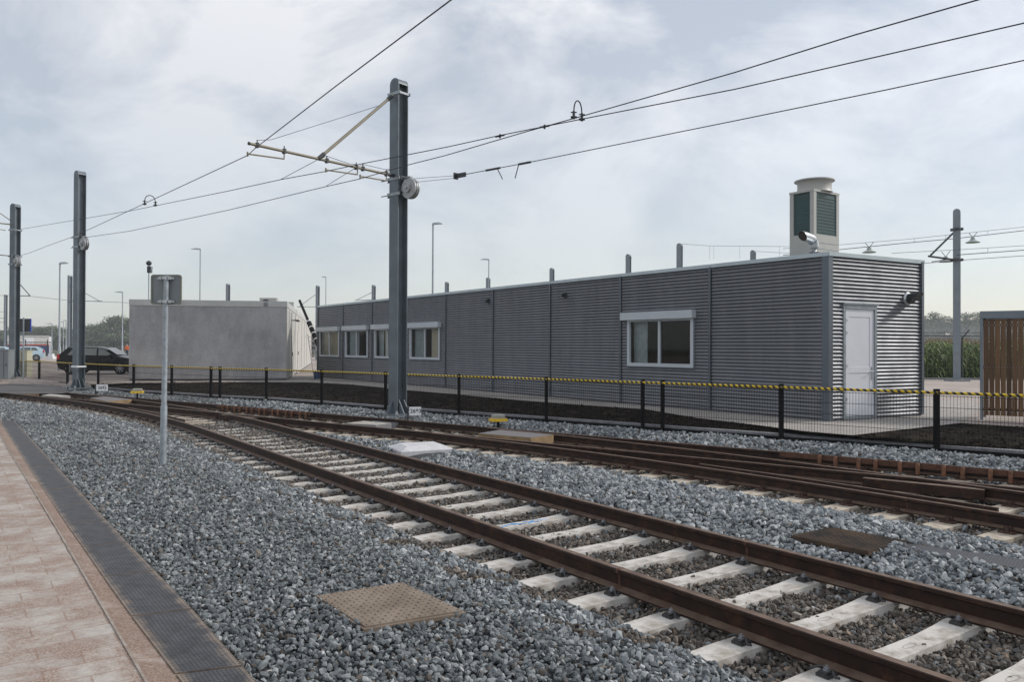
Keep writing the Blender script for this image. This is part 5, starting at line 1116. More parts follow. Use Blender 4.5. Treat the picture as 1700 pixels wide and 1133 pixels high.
def bracket(r, p_, z, L_, dirx, rise=1.3, y=0):
    b = MB(); a = V3(p_[0], p_[1], z); e_ = a+V3(dirx*L_, y, 0); b.tube([a, e_], .035, 6); b.tube([a+V3(0, 0, rise), e_-V3(dirx*.2, 0, 0)], .03, 6); b.build('bracket_arm', 'far_mast_steel', r, smooth=True)
bracket(*fmp[527], 5.9, 2.2, -1, 1.5); bracket(*fmp[115.5], 5.8, 3, 1, 1.5); bracket(*fmp[620], 6.6, 2.0, -1, .9)
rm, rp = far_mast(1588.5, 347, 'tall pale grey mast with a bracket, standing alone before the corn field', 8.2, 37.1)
b = MB(); a = V3(rp[0], rp[1], 5.82); e_ = PY(1541, 425.5, 37.1); b.tube([a, e_], .045, 8); b.tube([V3(rp[0], rp[1], 7.25), PY(1545, 424, 37.1)], .045, 8); b.tube([PY(1570, 431, 37.1), PY(1547, 435, 37.1)], .02, 6); b.box(a, (.4, .4, .12)); b.box((rp[0], rp[1], 7.25), (.4, .4, .12)); b.build('bracket_arm', 'dark_metal', rm, smooth=True)
MB().box((rp[0], rp[1], .14), (.8, .8, .20)).build('base_plate', 'kerb_concrete', rm)
GW = 'background overhead wires'
def fw_(pts, Y, lab, r=.012):
    P = [PY(u, v, Y) for u, v in pts]; wire('overhead_wire', P, lab, r, 5, grp=GW); return P
l1 = fw_([(1300, 413), (1395, 406.5), (1500, 398), (1700, 377), (1900, 355)], 41, 'thin uppermost background wire right of the rooftop chiller', .010)
l2 = fw_([(1300, 424), (1395, 414.5), (1500, 404), (1588, 396), (1700, 383), (1900, 361)], 40.9, 'thick background contact wire carrying two hanging lamps', .018)
l3 = fw_([(1480, 421), (1500, 419.5), (1588, 415), (1700, 408), (1900, 393)], 36.0, 'thin background wire above the right mast bracket', .010)
l4 = fw_([(1588, 423.5), (1700, 415.5), (1900, 400)], 36, 'thick background wire leaving the right mast at its bracket', .018)
l5 = fw_([(1528, 438), (1590, 432.5), (1700, 424.8), (1900, 408)], 36.5, 'lowest background wire below the right mast bracket', .013)
fw_([(1130, 405), (1178, 408.4), (1300, 409.5), (1313, 409.5)], 49, 'thin background wire from the mast above the office roof to the chiller', .010)
fw_([(1254, 417.5), (1300, 420), (1330, 421)], 53, 'thin short background wire beside the chiller', .010)
fw_([(48, 492), (113, 499), (213, 503)], 90, 'thin background wire passing behind the left masts to the concrete building', .02)
fw_([(-60, 490), (15, 491), (33, 492)], 95, 'thin background wire at the left edge behind the leftmost mast', .02)
for v in (518, 528.5, 535.5): fw_([(-60, v), (9, v)], 100, {518: 'upper thin background wire reaching the far left mast', 528.5: 'middle thin background wire reaching the far left mast', 535.5: 'lowest thin background wire reaching the far left mast'}[v], .02)
b = MB(); a = PY(33, 491.5, 90); e_ = PY(50, 491.5, 90); b.tube([a, e_], .05, 6); b.tube([PY(33, 472, 90), e_], .05, 6); tag(b.build('bracket_arm', 'dark_metal', smooth=True), 'dark triangular bracket seen right of the left edge mast', 'bracket')
b = MB()
for u in (1178, 1185, 1228, 1294): b.tube([PY(u, 408.6, 49), PY(u, 430, 49)], .006, 4)
for (u, va, vb, Y) in ((1518, 396, 402, 41), (1570, 391, 397, 41), (1640, 383.5, 389, 41), (1640, 412.2, 419.5, 36)): b.tube([PY(u, va, Y), PY(u, vb, Y)], .008, 4)
tag(b.build('dropper_wires', 'wire'), 'short vertical droppers between the thin and thick background wires', 'dropper wires', GW)
def hang_lamp(u, v, Y, lab):
    c = PY(u, v, Y); r = thing('hanging_lamp', lab, 'hanging lamp', c, 0, 'round lamps hung from the background wires'); s_ = Y/41
    MB().lathe([(.34*s_, -.02), (.34*s_, 0), (.24*s_, .05), (.12*s_, .12), (.10*s_, .24), (.03, .26)], c, n=20).build('shade', 'lamp_shade_metal', r, smooth=True)
    MB().tube([c+V3(0, 0, .24), c+V3(-.2, 0, .48)], .015, 5).tube([c+V3(0, 0, .24), c+V3(.22, 0, .52)], .015, 5).build('hanger', 'dark_metal', r)
hang_lamp(1615, 402.5, 40.9, 'round hanging lamp on the wire right of the tall right mast'); hang_lamp(1443, 419, 40.9, 'round hanging lamp on the wire right of the rooftop chiller'); hang_lamp(1570, 434.5, 39, 'round hanging lamp just left of the tall right mast, below its bracket')
# ------------------------------------------------------------------ street lamps
def street_lamp(u, vt, Y, lab, dirx=1, twin=False, head=.75):
    vh = 575+.0035*(u-CX); zt = H+(vh-vt)/F*Y; p_ = PY(u, 570, Y); r = thing('street_lamp', lab, 'street lamp', (p_[0], Y, .1), 0, 'slim grey street lamps'); a = V3(p_[0], Y, 0)
    MB().tube([a+V3(0, 0, .1), a+V3(0, 0, 1.6), a+V3(0, 0, 1.65), a+V3(0, 0, zt-.12)], [.085, .085, .06, .04], 8).build('pole', 'galv_steel', r, smooth=True)
    for d_ in ((1, -1) if twin else (dirx,)):
        t_ = a+V3(0, 0, zt-.1); MB().add([t_+V3(-.05*d_, -.06, -.03), t_+V3(.15*d_, -.14, 0), t_+V3(head*d_, -.10, .02), t_+V3(head*d_, .10, .02), t_+V3(.15*d_, .14, 0), t_+V3(-.05*d_, .06, -.03), t_+V3(-.02*d_, 0, .08), t_+V3(.3*d_, 0, .12), t_+V3(head*.9*d_, 0, .07)], [(0, 1, 2, 3, 4, 5), (0, 6, 7, 1), (1, 7, 8, 2), (2, 8, 3), (3, 8, 7, 4), (4, 7, 6, 5), (5, 6, 0)]).build('lamp_head', 'galv_steel', r)
street_lamp(718, 368, 42, 'tallest slim street lamp behind the office, just right of the centre mast', 1, head=.5)
street_lamp(331.5, 411, 63.5, 'slim street lamp behind the concrete building, its head turned left', -1)
street_lamp(811, 428.5, 69.7, 'slim street lamp behind the office with its head turned left, above a mast top', -1)
street_lamp(540.5, 458, 89, 'slim street lamp near the left end of the office, head turned left', -1, head=.5)
street_lamp(203, 483, 73, 'slim street lamp behind the front of the dark car, left of the concrete building', -1)
street_lamp(98.5, 434, 48, 'slim street lamp left of the second left mast, head turned right', 1, head=.5)
street_lamp(86, 536, 105, 'small distant street lamp with its head turned left, beside the site cabin', -1, head=.9)
street_lamp(105, 533, 110, 'small distant street lamp between the tall lamp and the second left mast', -1, head=.5)
street_lamp(109.5, 530.5, 95, 'small distant lamp post with a dark tilted head left of the second left mast', -1, head=.4)
# ------------------------------------------------------------------ foreground sign post (seen from behind)
sp0 = PZ(270.5, 771, -.05); r = thing('road_sign', 'galvanised sign post seen from behind with a grey square panel, standing in the gravel', 'sign', sp0); Ys = sp0[1]; zt = PY(274, 457.5, Ys)[2]; lean = .03
zc = PY(272, 672, Ys)[2]; MB().tube([sp0-V3(0, 0, .2), sp0+V3(.01, 0, zc-sp0[2]-.03), sp0+V3(.011, 0, zc-sp0[2]), sp0+V3(lean, 0, zt-sp0[2])], [.047, .047, .038, .036], 16).build('post', 'galv_steel', r, smooth=True)
pc = PY(274, 480, Ys); x0, x1 = PY(248.5, 480, Ys)[0], PY(298, 480, Ys)[0]; z0_, z1_ = PY(274, 504.5, Ys)[2], PY(274, 456.5, Ys)[2]; yb = Ys+.06
def rrect(x0, x1, z0, z1, rad, y):
    pts = []
    for cx_, cz_, a0 in ((x1-rad, z1-rad, 0), (x0+rad, z1-rad, 90), (x0+rad, z0+rad, 180), (x1-rad, z0+rad, 270)):
        for k_ in range(5): a_ = math.radians(a0+k_*22.5); pts.append((cx_+rad*math.cos(a_), y, cz_+rad*math.sin(a_)))
    return pts
MB().extr(rrect(x0, x1, z0_, z1_, .035, yb), (0, .012, 0)).build('panel', 'sign_back', r)
b = MB(); o_ = rrect(x0-.008, x1+.008, z0_-.008, z1_+.008, .04, yb-.012); i_ = rrect(x0+.018, x1-.018, z0_+.018, z1_-.018, .02, yb-.012); n = len(o_); b.add(o_+i_, [(k_, (k_+1) % n, n+(k_+1) % n, n+k_) for k_ in range(n)])
b.add(o_+[(x, y+.024, z) for x, y, z in o_], [(k_, n+k_, n+(k_+1) % n, (k_+1) % n) for k_ in range(n)]); b.add(i_+[(x, y+.012, z) for x, y, z in i_], [(k_, (k_+1) % n, n+(k_+1) % n, n+k_) for k_ in range(n)]); b.build('rim', 'sign_rim', r)
for v in (462, 501):
    q = PY(274, v, Ys); MB().lathe([(.046, -.02), (.046, .02)], (q[0], Ys, q[2]), n=14).box((q[0], Ys+.025, q[2]), (.24, .02, .03)).box((q[0]+.07, Ys-.0, q[2]), (.04, .05, .045)).box((q[0]-.06, Ys+.0, q[2]), (.03, .05, .045)).build('clamp', 'galv_bright', r)
# ------------------------------------------------------------------ wooden slat shed at the right
SH = np.r_[PZ(1627, 697, .17)[:2], 0]; sd_ = unit(V3(.83, -.56, 0)); sn = V3(sd_[1], -sd_[0], 0); sn = sn if sn[1] < 0 else -sn; sh = thing('slat_shed', 'bin store with vertical brown wooden slats and a grey steel frame at the right edge', 'shed', SH+V3(0, 0, .17)); zt = 2.50; LL = 5.0; DD = .8
MB().box(SH+sd_*.03+V3(0, 0, (zt+.17)/2-.05), (.06, .06, zt-.17-.1), ax=sd_).build('frame_post', 'shed_steel', sh)
for a_ in ((SH+sd_*(LL-.03)), (SH-sn*DD+sd_*.03), (SH-sn*DD+sd_*(LL-.03))): MB().box(a_+V3(0, 0, (zt+.17)/2-.05), (.06, .06, zt-.17-.1), ax=sd_).build('frame_post', 'shed_steel', sh)
b = MB(); b.box(SH+sd_*LL/2+V3(0, 0, zt-.075), (LL, .10, .15), ax=sd_); b.box(SH-sn*DD+sd_*LL/2+V3(0, 0, zt-.075), (LL, .10, .15), ax=sd_)
for e_ in (0, LL): b.box(SH+sd_*(.052 if e_ == 0 else LL-.052)-sn*DD/2+V3(0, 0, zt-.077), (DD-.11, .10, .15), ax=sn)
b.build('top_beam', 'shed_steel', sh); MB().box(SH+sd_*LL/2-sn*DD/2+V3(0, 0, zt-.19), (LL-.12, DD-.12, .03), ax=sd_).build('roof_sheet', 'dark_metal', sh)
b = MB(); sc_ = MB(); npch = .104
for k_ in range(int((LL-.15)/npch)):
    p_ = SH+sd_*(.115+k_*npch)+sn*.0; b.box(p_+V3(0, 0, .17+.10+1.03)-sn*.0, (.094, .022, 2.06), ax=sd_)
    for z in (2.20, 1.30, .66, .36):
        for f in (-.032, .032): sc_.lathe([(.007, 0), (.007, .004)], p_+sd_*f+sn*.011+V3(0, 0, z), sn, 6)
b.build('slat_panel', 'slat_wood', sh); sc_.build('screw', 'galv_bright', sh)
b = MB()
for k_ in range(int((DD-.15)/npch)): b.box(SH+sd_*.03-sn*(.115+k_*npch)+V3(0, 0, .17+.10+1.03), (.094, .022, 2.06), ax=sn)
b.build('slat_panel', 'slat_wood', sh)
b = MB()
for z in (.4, 1.3, 2.2): b.box(SH+sd_*LL/2-sn*.032+V3(0, 0, z), (LL-.1, .04, .06), ax=sd_)
b.build('cross_rail', 'dark_metal', sh)
# ------------------------------------------------------------------ corn field, field fence, kerb
cf = []; cff = []; ct = MB(); 
def leaf(b, p, a, L_, w, z0):
    d = V3(math.cos(a), math.sin(a), 0); s_ = V3(-d[1], d[0], 0); pts = [p+V3(0, 0, z0), p+d*L_*.35+V3(0, 0, z0+.28*L_), p+d*L_*.75+V3(0, 0, z0+.18*L_), p+d*L_+V3(0, 0, z0-.18*L_)]; ws = [w*.5, w, w*.7, .004]
    b.add([q+s_*x*sg for q, x in zip(pts, ws) for sg in (-.5, .5)], [(0, 1, 3, 2), (2, 3, 5, 4), (4, 5, 7, 6)])
cb = MB()
for row in range(11):
    Yr = 40.6+row*.55; x = 15.5
    while x < 42:
        hgt = random.uniform(1.75, 2.1); p_ = V3(x+random.uniform(-.05, .05), Yr+random.uniform(-.1, .1), .05); cb.tube([p_, p_+V3(0, 0, hgt)], .014, 3)
        for k_ in range(9): leaf(cb, p_, random.random()*6.28, random.uniform(.5, .85), .075, .12+k_*hgt/10)
        ct.tube([p_+V3(0, 0, hgt), p_+V3(.05, 0, hgt+.14)], .018, 3); ct.tube([p_+V3(0, 0, hgt), p_+V3(-.06, .03, hgt+.12)], .014, 3); x += random.uniform(.14, .26)
kind(cb.build('corn_field', 'corn_leaf'), 'stuff', 'dense green corn crop growing behind the field fence at the right'); kind(ct.build('corn_tassels', 'corn_tassel'), 'stuff', 'tan tassels on top of the corn crop')
kind(MB().box((28, 39.2, .12), (40, .5, .22)).build('field_kerb', 'kerb_concrete'), 'structure')
r = thing('field_fence', 'thin dark mesh fence topped by wires between the yard and the corn field', 'fence', (20, 39.7, .1)); fp_ = PY(1597, 570, 39.7)[0]
for k_ in range(-3, 8):
    x = fp_+k_*3.2; MB().box((x, 39.7, 1.15), (.06, .06, 2.2)).tube([(x, 39.7, 2.2), (x+.22, 39.7-.25, 2.62)], .028, 6).build('post', 'dark_metal', r)
b = MB()
for z, y_ in ((2.20, 0), (2.34, -.08), (2.48, -.17), (2.30, 0), (1.7, 0), (1.2, 0), (.7, 0), (.2, 0)): b.tube([(fp_-9.6, 39.7+y_, z), (fp_+22.4, 39.7+y_, z)], .016 if z >= 2.3 else .008, 4)
for k_ in range(320): b.tube([(fp_-9.6+k_*.1, 39.7, .1), (fp_-9.6+k_*.1, 39.7, 2.2)], .0022, 3)
b.build('mesh_wires', 'dark_metal', r)
# far dark bar fence behind the car park
r = thing('bar_fence', 'tall dark steel bar fence at the back of the car park', 'fence', (-60, 108, .1)); b = MB(); x = -75.
while x < -12: b.box((x, 108, 1.15), (.035, .035, 2.1)); x += .17
for z in (.4, 2.1): b.box((-43.5, 108, z), (63, .05, .06))
b.build('bars', 'dark_metal', r)
for k_ in range(22): MB().box((-75+k_*3, 108.03, 1.25), (.10, .10, 2.4)).build('post', 'dark_metal', r)
# ------------------------------------------------------------------ trees
def tree_proto(name, H_, Wc, trunk_h, nleaf, M='foliage', sz=.45, airy=.5, seed=1, label='', group=''):
    rnd = np.random.default_rng(seed); r = thing(name, label, 'tree', (0, 0, 0), 0, group); b = MB(); b.tube([(0, 0, 0), (.05, 0, trunk_h), (0, .1, H_*.6), (0, 0, H_*.85)], [Wc*.035, Wc*.028, Wc*.018, Wc*.006], 8)
    cl = []
    for k_ in range(34):
        a = rnd.uniform(0, 6.28); z = rnd.uniform(trunk_h*.9, H_*.95); rel = (z-trunk_h)/(H_-trunk_h); rmax = Wc*.5*math.sin(math.pi*min(1, .18+.82*rel)**.8)+.1; rr = rmax*rnd.uniform(.25, .95)
        c = V3(rr*math.cos(a), rr*math.sin(a), z); cl.append((c, Wc*rnd.uniform(.11, .24))); z0 = max(trunk_h*.6, z-Wc*.3); b.tube([(0, 0, z0), tuple(c*V3(.5, .5, 1)-V3(0, 0, Wc*.06)), tuple(c)], [Wc*.010, Wc*.007, Wc*.003], 5)
    b.build('trunk', 'bark', r, world=False)
    per = nleaf//len(cl); vs = []; 
    for c, rad in cl:
        u_ = rnd.normal(size=(per, 3)); u_ /= np.linalg.norm(u_, axis=1)[:, None]; q = c+u_*(rad*rnd.uniform(.35, 1.1, (per, 1)))*np.array([1.15, 1.15, .8]); vs.append(q)
    C = np.vstack(vs); n = len(C); A = rnd.normal(size=(n, 3)); A /= np.linalg.norm(A, axis=1)[:, None]; B_ = np.cross(A, rnd.normal(size=(n, 3))); B_ /= np.linalg.norm(B_, axis=1)[:, None]; s_ = (sz*rnd.uniform(.5, 1.2, (n, 1)))
    V = np.stack([C+A*s_*.5, C+B_*s_*.35, C-A*s_*.5, C-B_*s_*.35], 1).reshape(-1, 3); me = bpy.data.meshes.new('crown'); me.from_pydata(V.tolist(), [], [(4*i, 4*i+1, 4*i+2, 4*i+3) for i in range(n)]); me.materials.append(MATS[M]); o = bpy.data.objects.new('crown', me); COL.objects.link(o); o.parent = r
    return freeze(r)
GR, GLf = 'hazy poplars beyond the corn field', 'bushy trees beyond the car park'
t1 = tree_proto('poplar_tree', 12.5, 8.5, 1.6, 4600, sz=.42, seed=3, group=GR); t2 = tree_proto('bushy_tree', 9.5, 9.0, 1.2, 5200, sz=.45, seed=5, group=GLf)
first = [True, True]
def put(proto, k_, u, Y, sc, lab, grp, rz=0):
    kf = 2.3 if k_ == 0 else 2.0; Y = Y*kf; sc = (sc[0]*kf, sc[1]*kf*(1 if k_ == 0 else .86)); p_ = PY(u, 570, Y); loc = (p_[0], Y, .05)
    if first[k_]: first[k_] = False; proto.location = loc; proto.scale = (sc[0], sc[0], sc[1]); proto.rotation_euler = (0, 0, rz); proto['label'] = lab; proto['group'] = grp
    else: dup(proto, loc, rz, lab, grp, (sc[0], sc[0], sc[1]))
for i, (u, Y, a, b_) in enumerate([(1528, 235, 1.2, .85), (1549, 240, 1.15, .93), (1568, 238, 1.25, .83), (1586, 246, 1.2, .80), (1604, 236, 1.1, .90), (1622, 240, 1.2, .93), (1645, 238, 1.2, .9), (1672, 243, 1.2, .85), (1700, 238, 1.25, .88), (1735, 242, 1.3, .9)]):
    put(t1, 0, u, Y, (a, b_), ['hazy poplar against the office end wall edge', 'hazy poplar, second right of the office', 'hazy poplar just left of the tall right mast', 'hazy poplar directly behind the tall right mast', 'hazy poplar just right of the tall right mast', 'hazy poplar beside the slat shed edge'][i] if i < 6 else 'hazy poplar behind the slat shed, %s counted from the shed corner' % ordw(i-5), GR, i*1.3)
for i, (u, Y, a, b_) in enumerate([(-12, 150, 1., .42), (8, 150, 1.1, .42), (30, 148, 1.0, .5), (50, 155, 1.05, .52), (66, 150, 1.0, .50), (84, 152, 1.0, .52), (100, 150, .9, .45), (120, 155, 1.05, .46), (143, 150, .9, .42), (158, 152, 1.0, .56), (174, 156, .95, .50), (193, 146, 1.15, .72), (212, 152, 1., .66), (236, 150, 1, .5), (522, 155, 1., .4), (540, 160, 1., .4)]):
    lab = ['bushy tree cut off by the left edge of the photo', 'bushy tree seen between the left edge and the left edge mast', 'bushy tree behind the left edge mast', 'bushy tree above the site cabin', 'low bushy tree above the right half of the site cabin', 'bushy tree behind the distant small lamps', 'dark bushy tree behind the tall left lamp', 'bushy tree behind the second left mast', 'low bushy tree just right of the second left mast', 'bushy tree above the dark car roof', 'bushy tree above the dark car windscreen', 'tallest bushy tree left of the concrete building', 'bushy tree touching the concrete building edge', 'bushy tree hidden behind the concrete building', 'low tree glimpsed between the two buildings', 'low tree hidden behind the office'][i] or 'bushy tree at the far left edge'
    put(t2, 1, u, Y, (a, b_), lab, GLf, i*2.1)
# hedge mass under the poplars
def clump(name, x0, x1, Y, h, n, lab, sz=.6, M='foliage', dep=6):
    C = np.c_[RNG.uniform(x0, x1, n), Y+RNG.uniform(-dep/2, dep/2, n), h*RNG.uniform(0, 1, n)**.8*(.75+.25*np.sin(np.linspace(0, 1, n)))]; A = RNG.normal(size=(n, 3)); A /= np.linalg.norm(A, axis=1)[:, None]; B_ = np.cross(A, RNG.normal(size=(n, 3))); B_ /= np.linalg.norm(B_, axis=1)[:, None]
    C[:, 2] *= .8+.2*np.sin(C[:, 0]*.35)+.1*np.sin(C[:, 0]*1.1); s_ = sz*RNG.uniform(.5, 1.2, (n, 1)); V = np.stack([C+A*s_*.5, C+B_*s_*.4, C-A*s_*.5, C-B_*s_*.4], 1).reshape(-1, 3)
    me = bpy.data.meshes.new(name); me.from_pydata(V.tolist(), [], [(4*i, 4*i+1, 4*i+2, 4*i+3) for i in range(n)]); me.materials.append(MATS[M]); o = bpy.data.objects.new(name, me); COL.objects.link(o); return kind(o, 'stuff', lab)
clump('hedge', 250, 400, 535, 4.5, 12000, 'dark hazy hedge below the poplars at the right', 1.4)
clump('undergrowth', -230, -100, 280, 6.0, 24000, 'dark undergrowth at the foot of the trees behind the car park', 1.3)
clump('undergrowth', -100, 0, 330, 7.5, 16000, 'distant green undergrowth between and behind the two buildings', 1.3)
# ------------------------------------------------------------------ yard things, far left
def cab(u0, u1, v0, v1, lab, M, Y):
    a, c = PY(u0, v1, Y), PY(u1, v0, Y); w = c[0]-a[0]; h = c[2]-.15; r = thing('utility_cabinet', lab, 'cabinet', ((a[0]+c[0])/2, Y, .15), 0, 'utility cabinets by the left masts')
    MB().box((0, 0, h/2), (w, .45, h-.04)).build('body', M, r, world=False); MB().box((0, 0, h-.01), (w+.05, .5, .04)).build('roof', M, r, world=False); MB().box((0, -.228, h/2), (.02, .012, h-.15)).box((.1, -.235, h/2), (.02, .02, .12)).build('door_seam', 'dark_metal', r, world=False)
cab(4.5, 19, 581, 607, 'grey utility cabinet left of the left edge mast', 'cabinet_grey', 35.6)
cab(31, 49.5, 582.5, 607, 'beige utility cabinet right of the left edge mast', 'cabinet_beige', 38.5)
sg = PY(39, 560, 36.0); r = thing('road_sign', 'small dark sign with a blue edge on a thin post beside the left edge mast', 'sign', (sg[0], 36.0, .15)); MB().tube([(sg[0], 36, .1), (sg[0], 36, 2.95)], .035, 8).build('post', 'galv_steel', r)
a, c = PY(30, 551, 36.05), PY(51.5, 529.5, 36.05); MB().box(((a[0]+c[0])/2-.01, 36.06, (a[2]+c[2])/2), (c[0]-a[0]-.03, .03, c[2]-a[2])).build('panel', 'dark_metal', r); MB().box((c[0]-.012, 36.06, (a[2]+c[2])/2), (.03, .05, c[2]-a[2])).build('rim', 'sign_blue', r)
# site cabin
Yc = 118.; a, c = PY(11, 588, Yc), PY(82, 559, Yc); w = c[0]-a[0]; r = thing('site_cabin', 'white and blue site cabin with a red stripe at the back of the car park', 'cabin', ((a[0]+c[0])/2, Yc, .15)); zt = c[2]; zm = PY(40, 573.8, Yc)[2]; zb = PY(40, 587.5, Yc)[2]
def cb_(x0, x1, z0, z1, y0, y1, nm, M, par): return MB().box(((x0+x1)/2, (y0+y1)/2, (z0+z1)/2), (x1-x0, y1-y0, z1-z0)).build(nm, M, par)
cb_(a[0], c[0], zm, zt, Yc, Yc+2.6, 'upper_wall', 'cabin_white', r); cb_(a[0], c[0], zb, zm-.01, Yc-.01, Yc+2.6, 'lower_wall', 'cabin_blue', r); cb_(a[0], c[0], zm-.03, zm+.16, Yc-.03, Yc-.003, 'stripe', 'cabin_red', r)
cb_(PY(40, 570, Yc)[0], PY(56, 570, Yc)[0], zm+.17, zm+1.15, Yc-.05, Yc-.004, 'shutter', 'white_plastic', r); cb_(a[0]-.1, c[0]+.1, zt, zt+.12, Yc-.1, Yc+2.7, 'roof', 'cabin_white', r); cb_(c[0]+.003, c[0]+.4, zb, zt-.01, Yc+.1, Yc+2.5, 'end_panel', 'plate_white', r)
for x in (a[0]+.5, (a[0]+c[0])/2, c[0]-.5): cb_(x-.15, x+.15, .15, zb, Yc+.3, Yc+1, 'support', 'dark_metal', r)
r.rotation_euler = (0, 0, .55); r.scale = (.85, 1, 1)
q = PY(85, 592, 88); r = thing('footing_block', 'small white block at the foot of the distant lamp', 'block', (q[0], 88, .15)); MB().prism([(-.35, -.3), (.35, -.3), (.35, .3), (-.35, .3)], 0, .3).prism([(-.25, -.2), (.25, -.2), (.25, .2), (-.25, .2)], .3, .6).build('body', 'white_plastic', r, world=False)
# ------------------------------------------------------------------ cars (front towards +x)
def make_car(lab, loc, M, rz=0, L_=4.0, Hh=1.45, hatch=True, grp='parked cars'):
    r = thing('parked_car', lab, 'car', loc, rz, grp); hw = .86; x0, x1 = -L_/2, L_/2
    st = [(x0, .55, .80, .80, .80), (x0+.06, .32, .98, .98, .92), (x0+.30, .22, 1.02, 1.22, .97), (x0+.62, .20, 1.00, Hh-.03, .72), (x0+1.2, .20, .97, Hh, .70), (x0+1.9, .20, .95, Hh-.01, .70), (x0+2.35, .20, .94, Hh-.10, .70), (x0+2.85, .20, .93, 1.10, .80), (x0+3.1, .20, .92, .95, .90), (x1-.35, .20, .82, .84, .90), (x1-.08, .28, .70, .72, .88), (x1, .40, .58, .60, .80)]
    vs = []; n = 0
    for x, zb_, zbelt, zr, wf_ in st:
        w = hw*(.97 if x0+.1 < x < x1-.2 else .90); wr = w*wf_ if zr > zbelt+.03 else w*.93
        half = [(0, zb_), (w*.92, zb_), (w, zb_+.18), (w*1.0, (zb_+zbelt)/2+.05), (w*.97, zbelt), (wr*1.0, zr-.04 if zr > zbelt+.08 else zr), (wr*.8, zr+.0), (0, zr+.015)]
        ring = [(x, -a_, z_) for a_, z_ in half]+[(x, a_, z_) for a_, z_ in half[::-1][1:-1]]; n = len(ring); vs += ring
    fs = [(i*n+j, (i+1)*n+j, (i+1)*n+(j+1) % n, i*n+(j+1) % n) for i in range(len(st)-1) for j in range(n)]+[tuple(range(n)), tuple(range((len(st)-1)*n, len(st)*n))[::-1]]
    MB().add(vs, fs).build('body', M, r, smooth=True, world=False)
    for s_ in (-1, 1):
        b = MB(); y0_, y1_ = hw*.965*s_, hw*.71*s_
        def yy(z): f = (z-.97)/(Hh-.06-.97); return (y0_*(1-f)+y1_*f)*1.012+.004*s_
        for poly in ([(x0+.55, 1.02), (x0+1.12, 1.02), (x0+1.12, Hh-.09), (x0+.78, Hh-.10)], [(x0+1.2, 1.02), (x0+2.02, 1.0), (x0+1.98, Hh-.09), (x0+1.2, Hh-.08)], [(x0+2.1, 1.0), (x0+2.86, .99), (x0+2.36, Hh-.16), (x0+2.06, Hh-.10)]): b.add([(x, yy(z), z) for x, z in poly], [(0, 1, 2, 3) if s_ < 0 else (3, 2, 1, 0)])
        b.build('side_window', 'car_glass', r, world=False)
        MB().box((x0+2.75, s_*(hw+.06), 1.0), (.12, .14, .11)).build('mirror', M, r, world=False); MB().box((x0+.10, s_*.70, .93), (.12, .22, .26)).build('tail_lamp', 'tail_red', r, world=False); MB().box((x1-.16, s_*.62, .68), (.22, .32, .13)).build('headlight', 'head_lamp', r, world=False)
        for xw in (x0+.72, x1-.78):
            w_ = MB().lathe([(.24, -.11), (.31, -.10), (.325, -.05), (.325, .05), (.31, .10), (.24, .11)], (xw, s_*(hw-.10), .325), (0, 1, 0), 24).build('wheel', 'tyre', r, smooth=True, world=False)
            MB().lathe([(.235, -.0), (.23, .02), (.2, .0)], (xw, s_*(hw+.015), .325), (0, s_, 0), 20).build('rim', 'dark_metal', w_, world=False)
            sp_ = MB()
            for k_ in range(8): a_ = k_*math.pi/4; sp_.box((xw+.12*math.cos(a_), s_*(hw+.04), .325+.12*math.sin(a_)), (.20, .015, .035), ax=(math.cos(a_), 0, math.sin(a_)), az=(-math.sin(a_), 0, math.cos(a_)))
            sp_.build('spoke', 'rim', w_, world=False)
    b = MB(); b.add([(x0+2.40, -.58, Hh-.08), (x0+2.40, .58, Hh-.08), (x0+2.98, .72, 1.02), (x0+2.98, -.72, 1.02)], [(0, 1, 2, 3)][::1]); 
    for i_ in range(4): x, y, z = b.v[i_]; b.v[i_] = (x+.03, y, z+.035)
    b.build('windscreen', 'car_glass', r, world=False)
    b = MB(); b.add([(x0+.22, -.62, 1.12), (x0+.22, .62, 1.12), (x0+.56, .55, Hh-.06), (x0+.56, -.55, Hh-.06)], [(3, 2, 1, 0)]); b.v = [(x-.04, y, z+.03) for x, y, z in b.v]; b.build('rear_window', 'car_glass', r, world=False)
    MB().box((x0-.01, 0, .70), (.02, .52, .11)).build('licence_plate', 'yellow_plastic', r, world=False); return r
kc = PY(101, 600, 42.2); make_car('black hatchback parked side-on behind the fence, partly hidden by the concrete building', (kc[0]+2.0, 42.6, .17), 'car_black', .10, 4.0, 1.46)
kc = PY(57.5, 590, 76); make_car('light blue hatchback parked behind the left edge mast', (kc[0]-1.9, 77, .17), 'car_blue', math.pi+.5, 4.0, 1.40)
kc = PY(6, 590, 84); make_car('blue car cut off by the left edge of the photo', (kc[0]-2.0, 85, .17), 'car_blue', math.pi+.5, 4.0, 1.35)
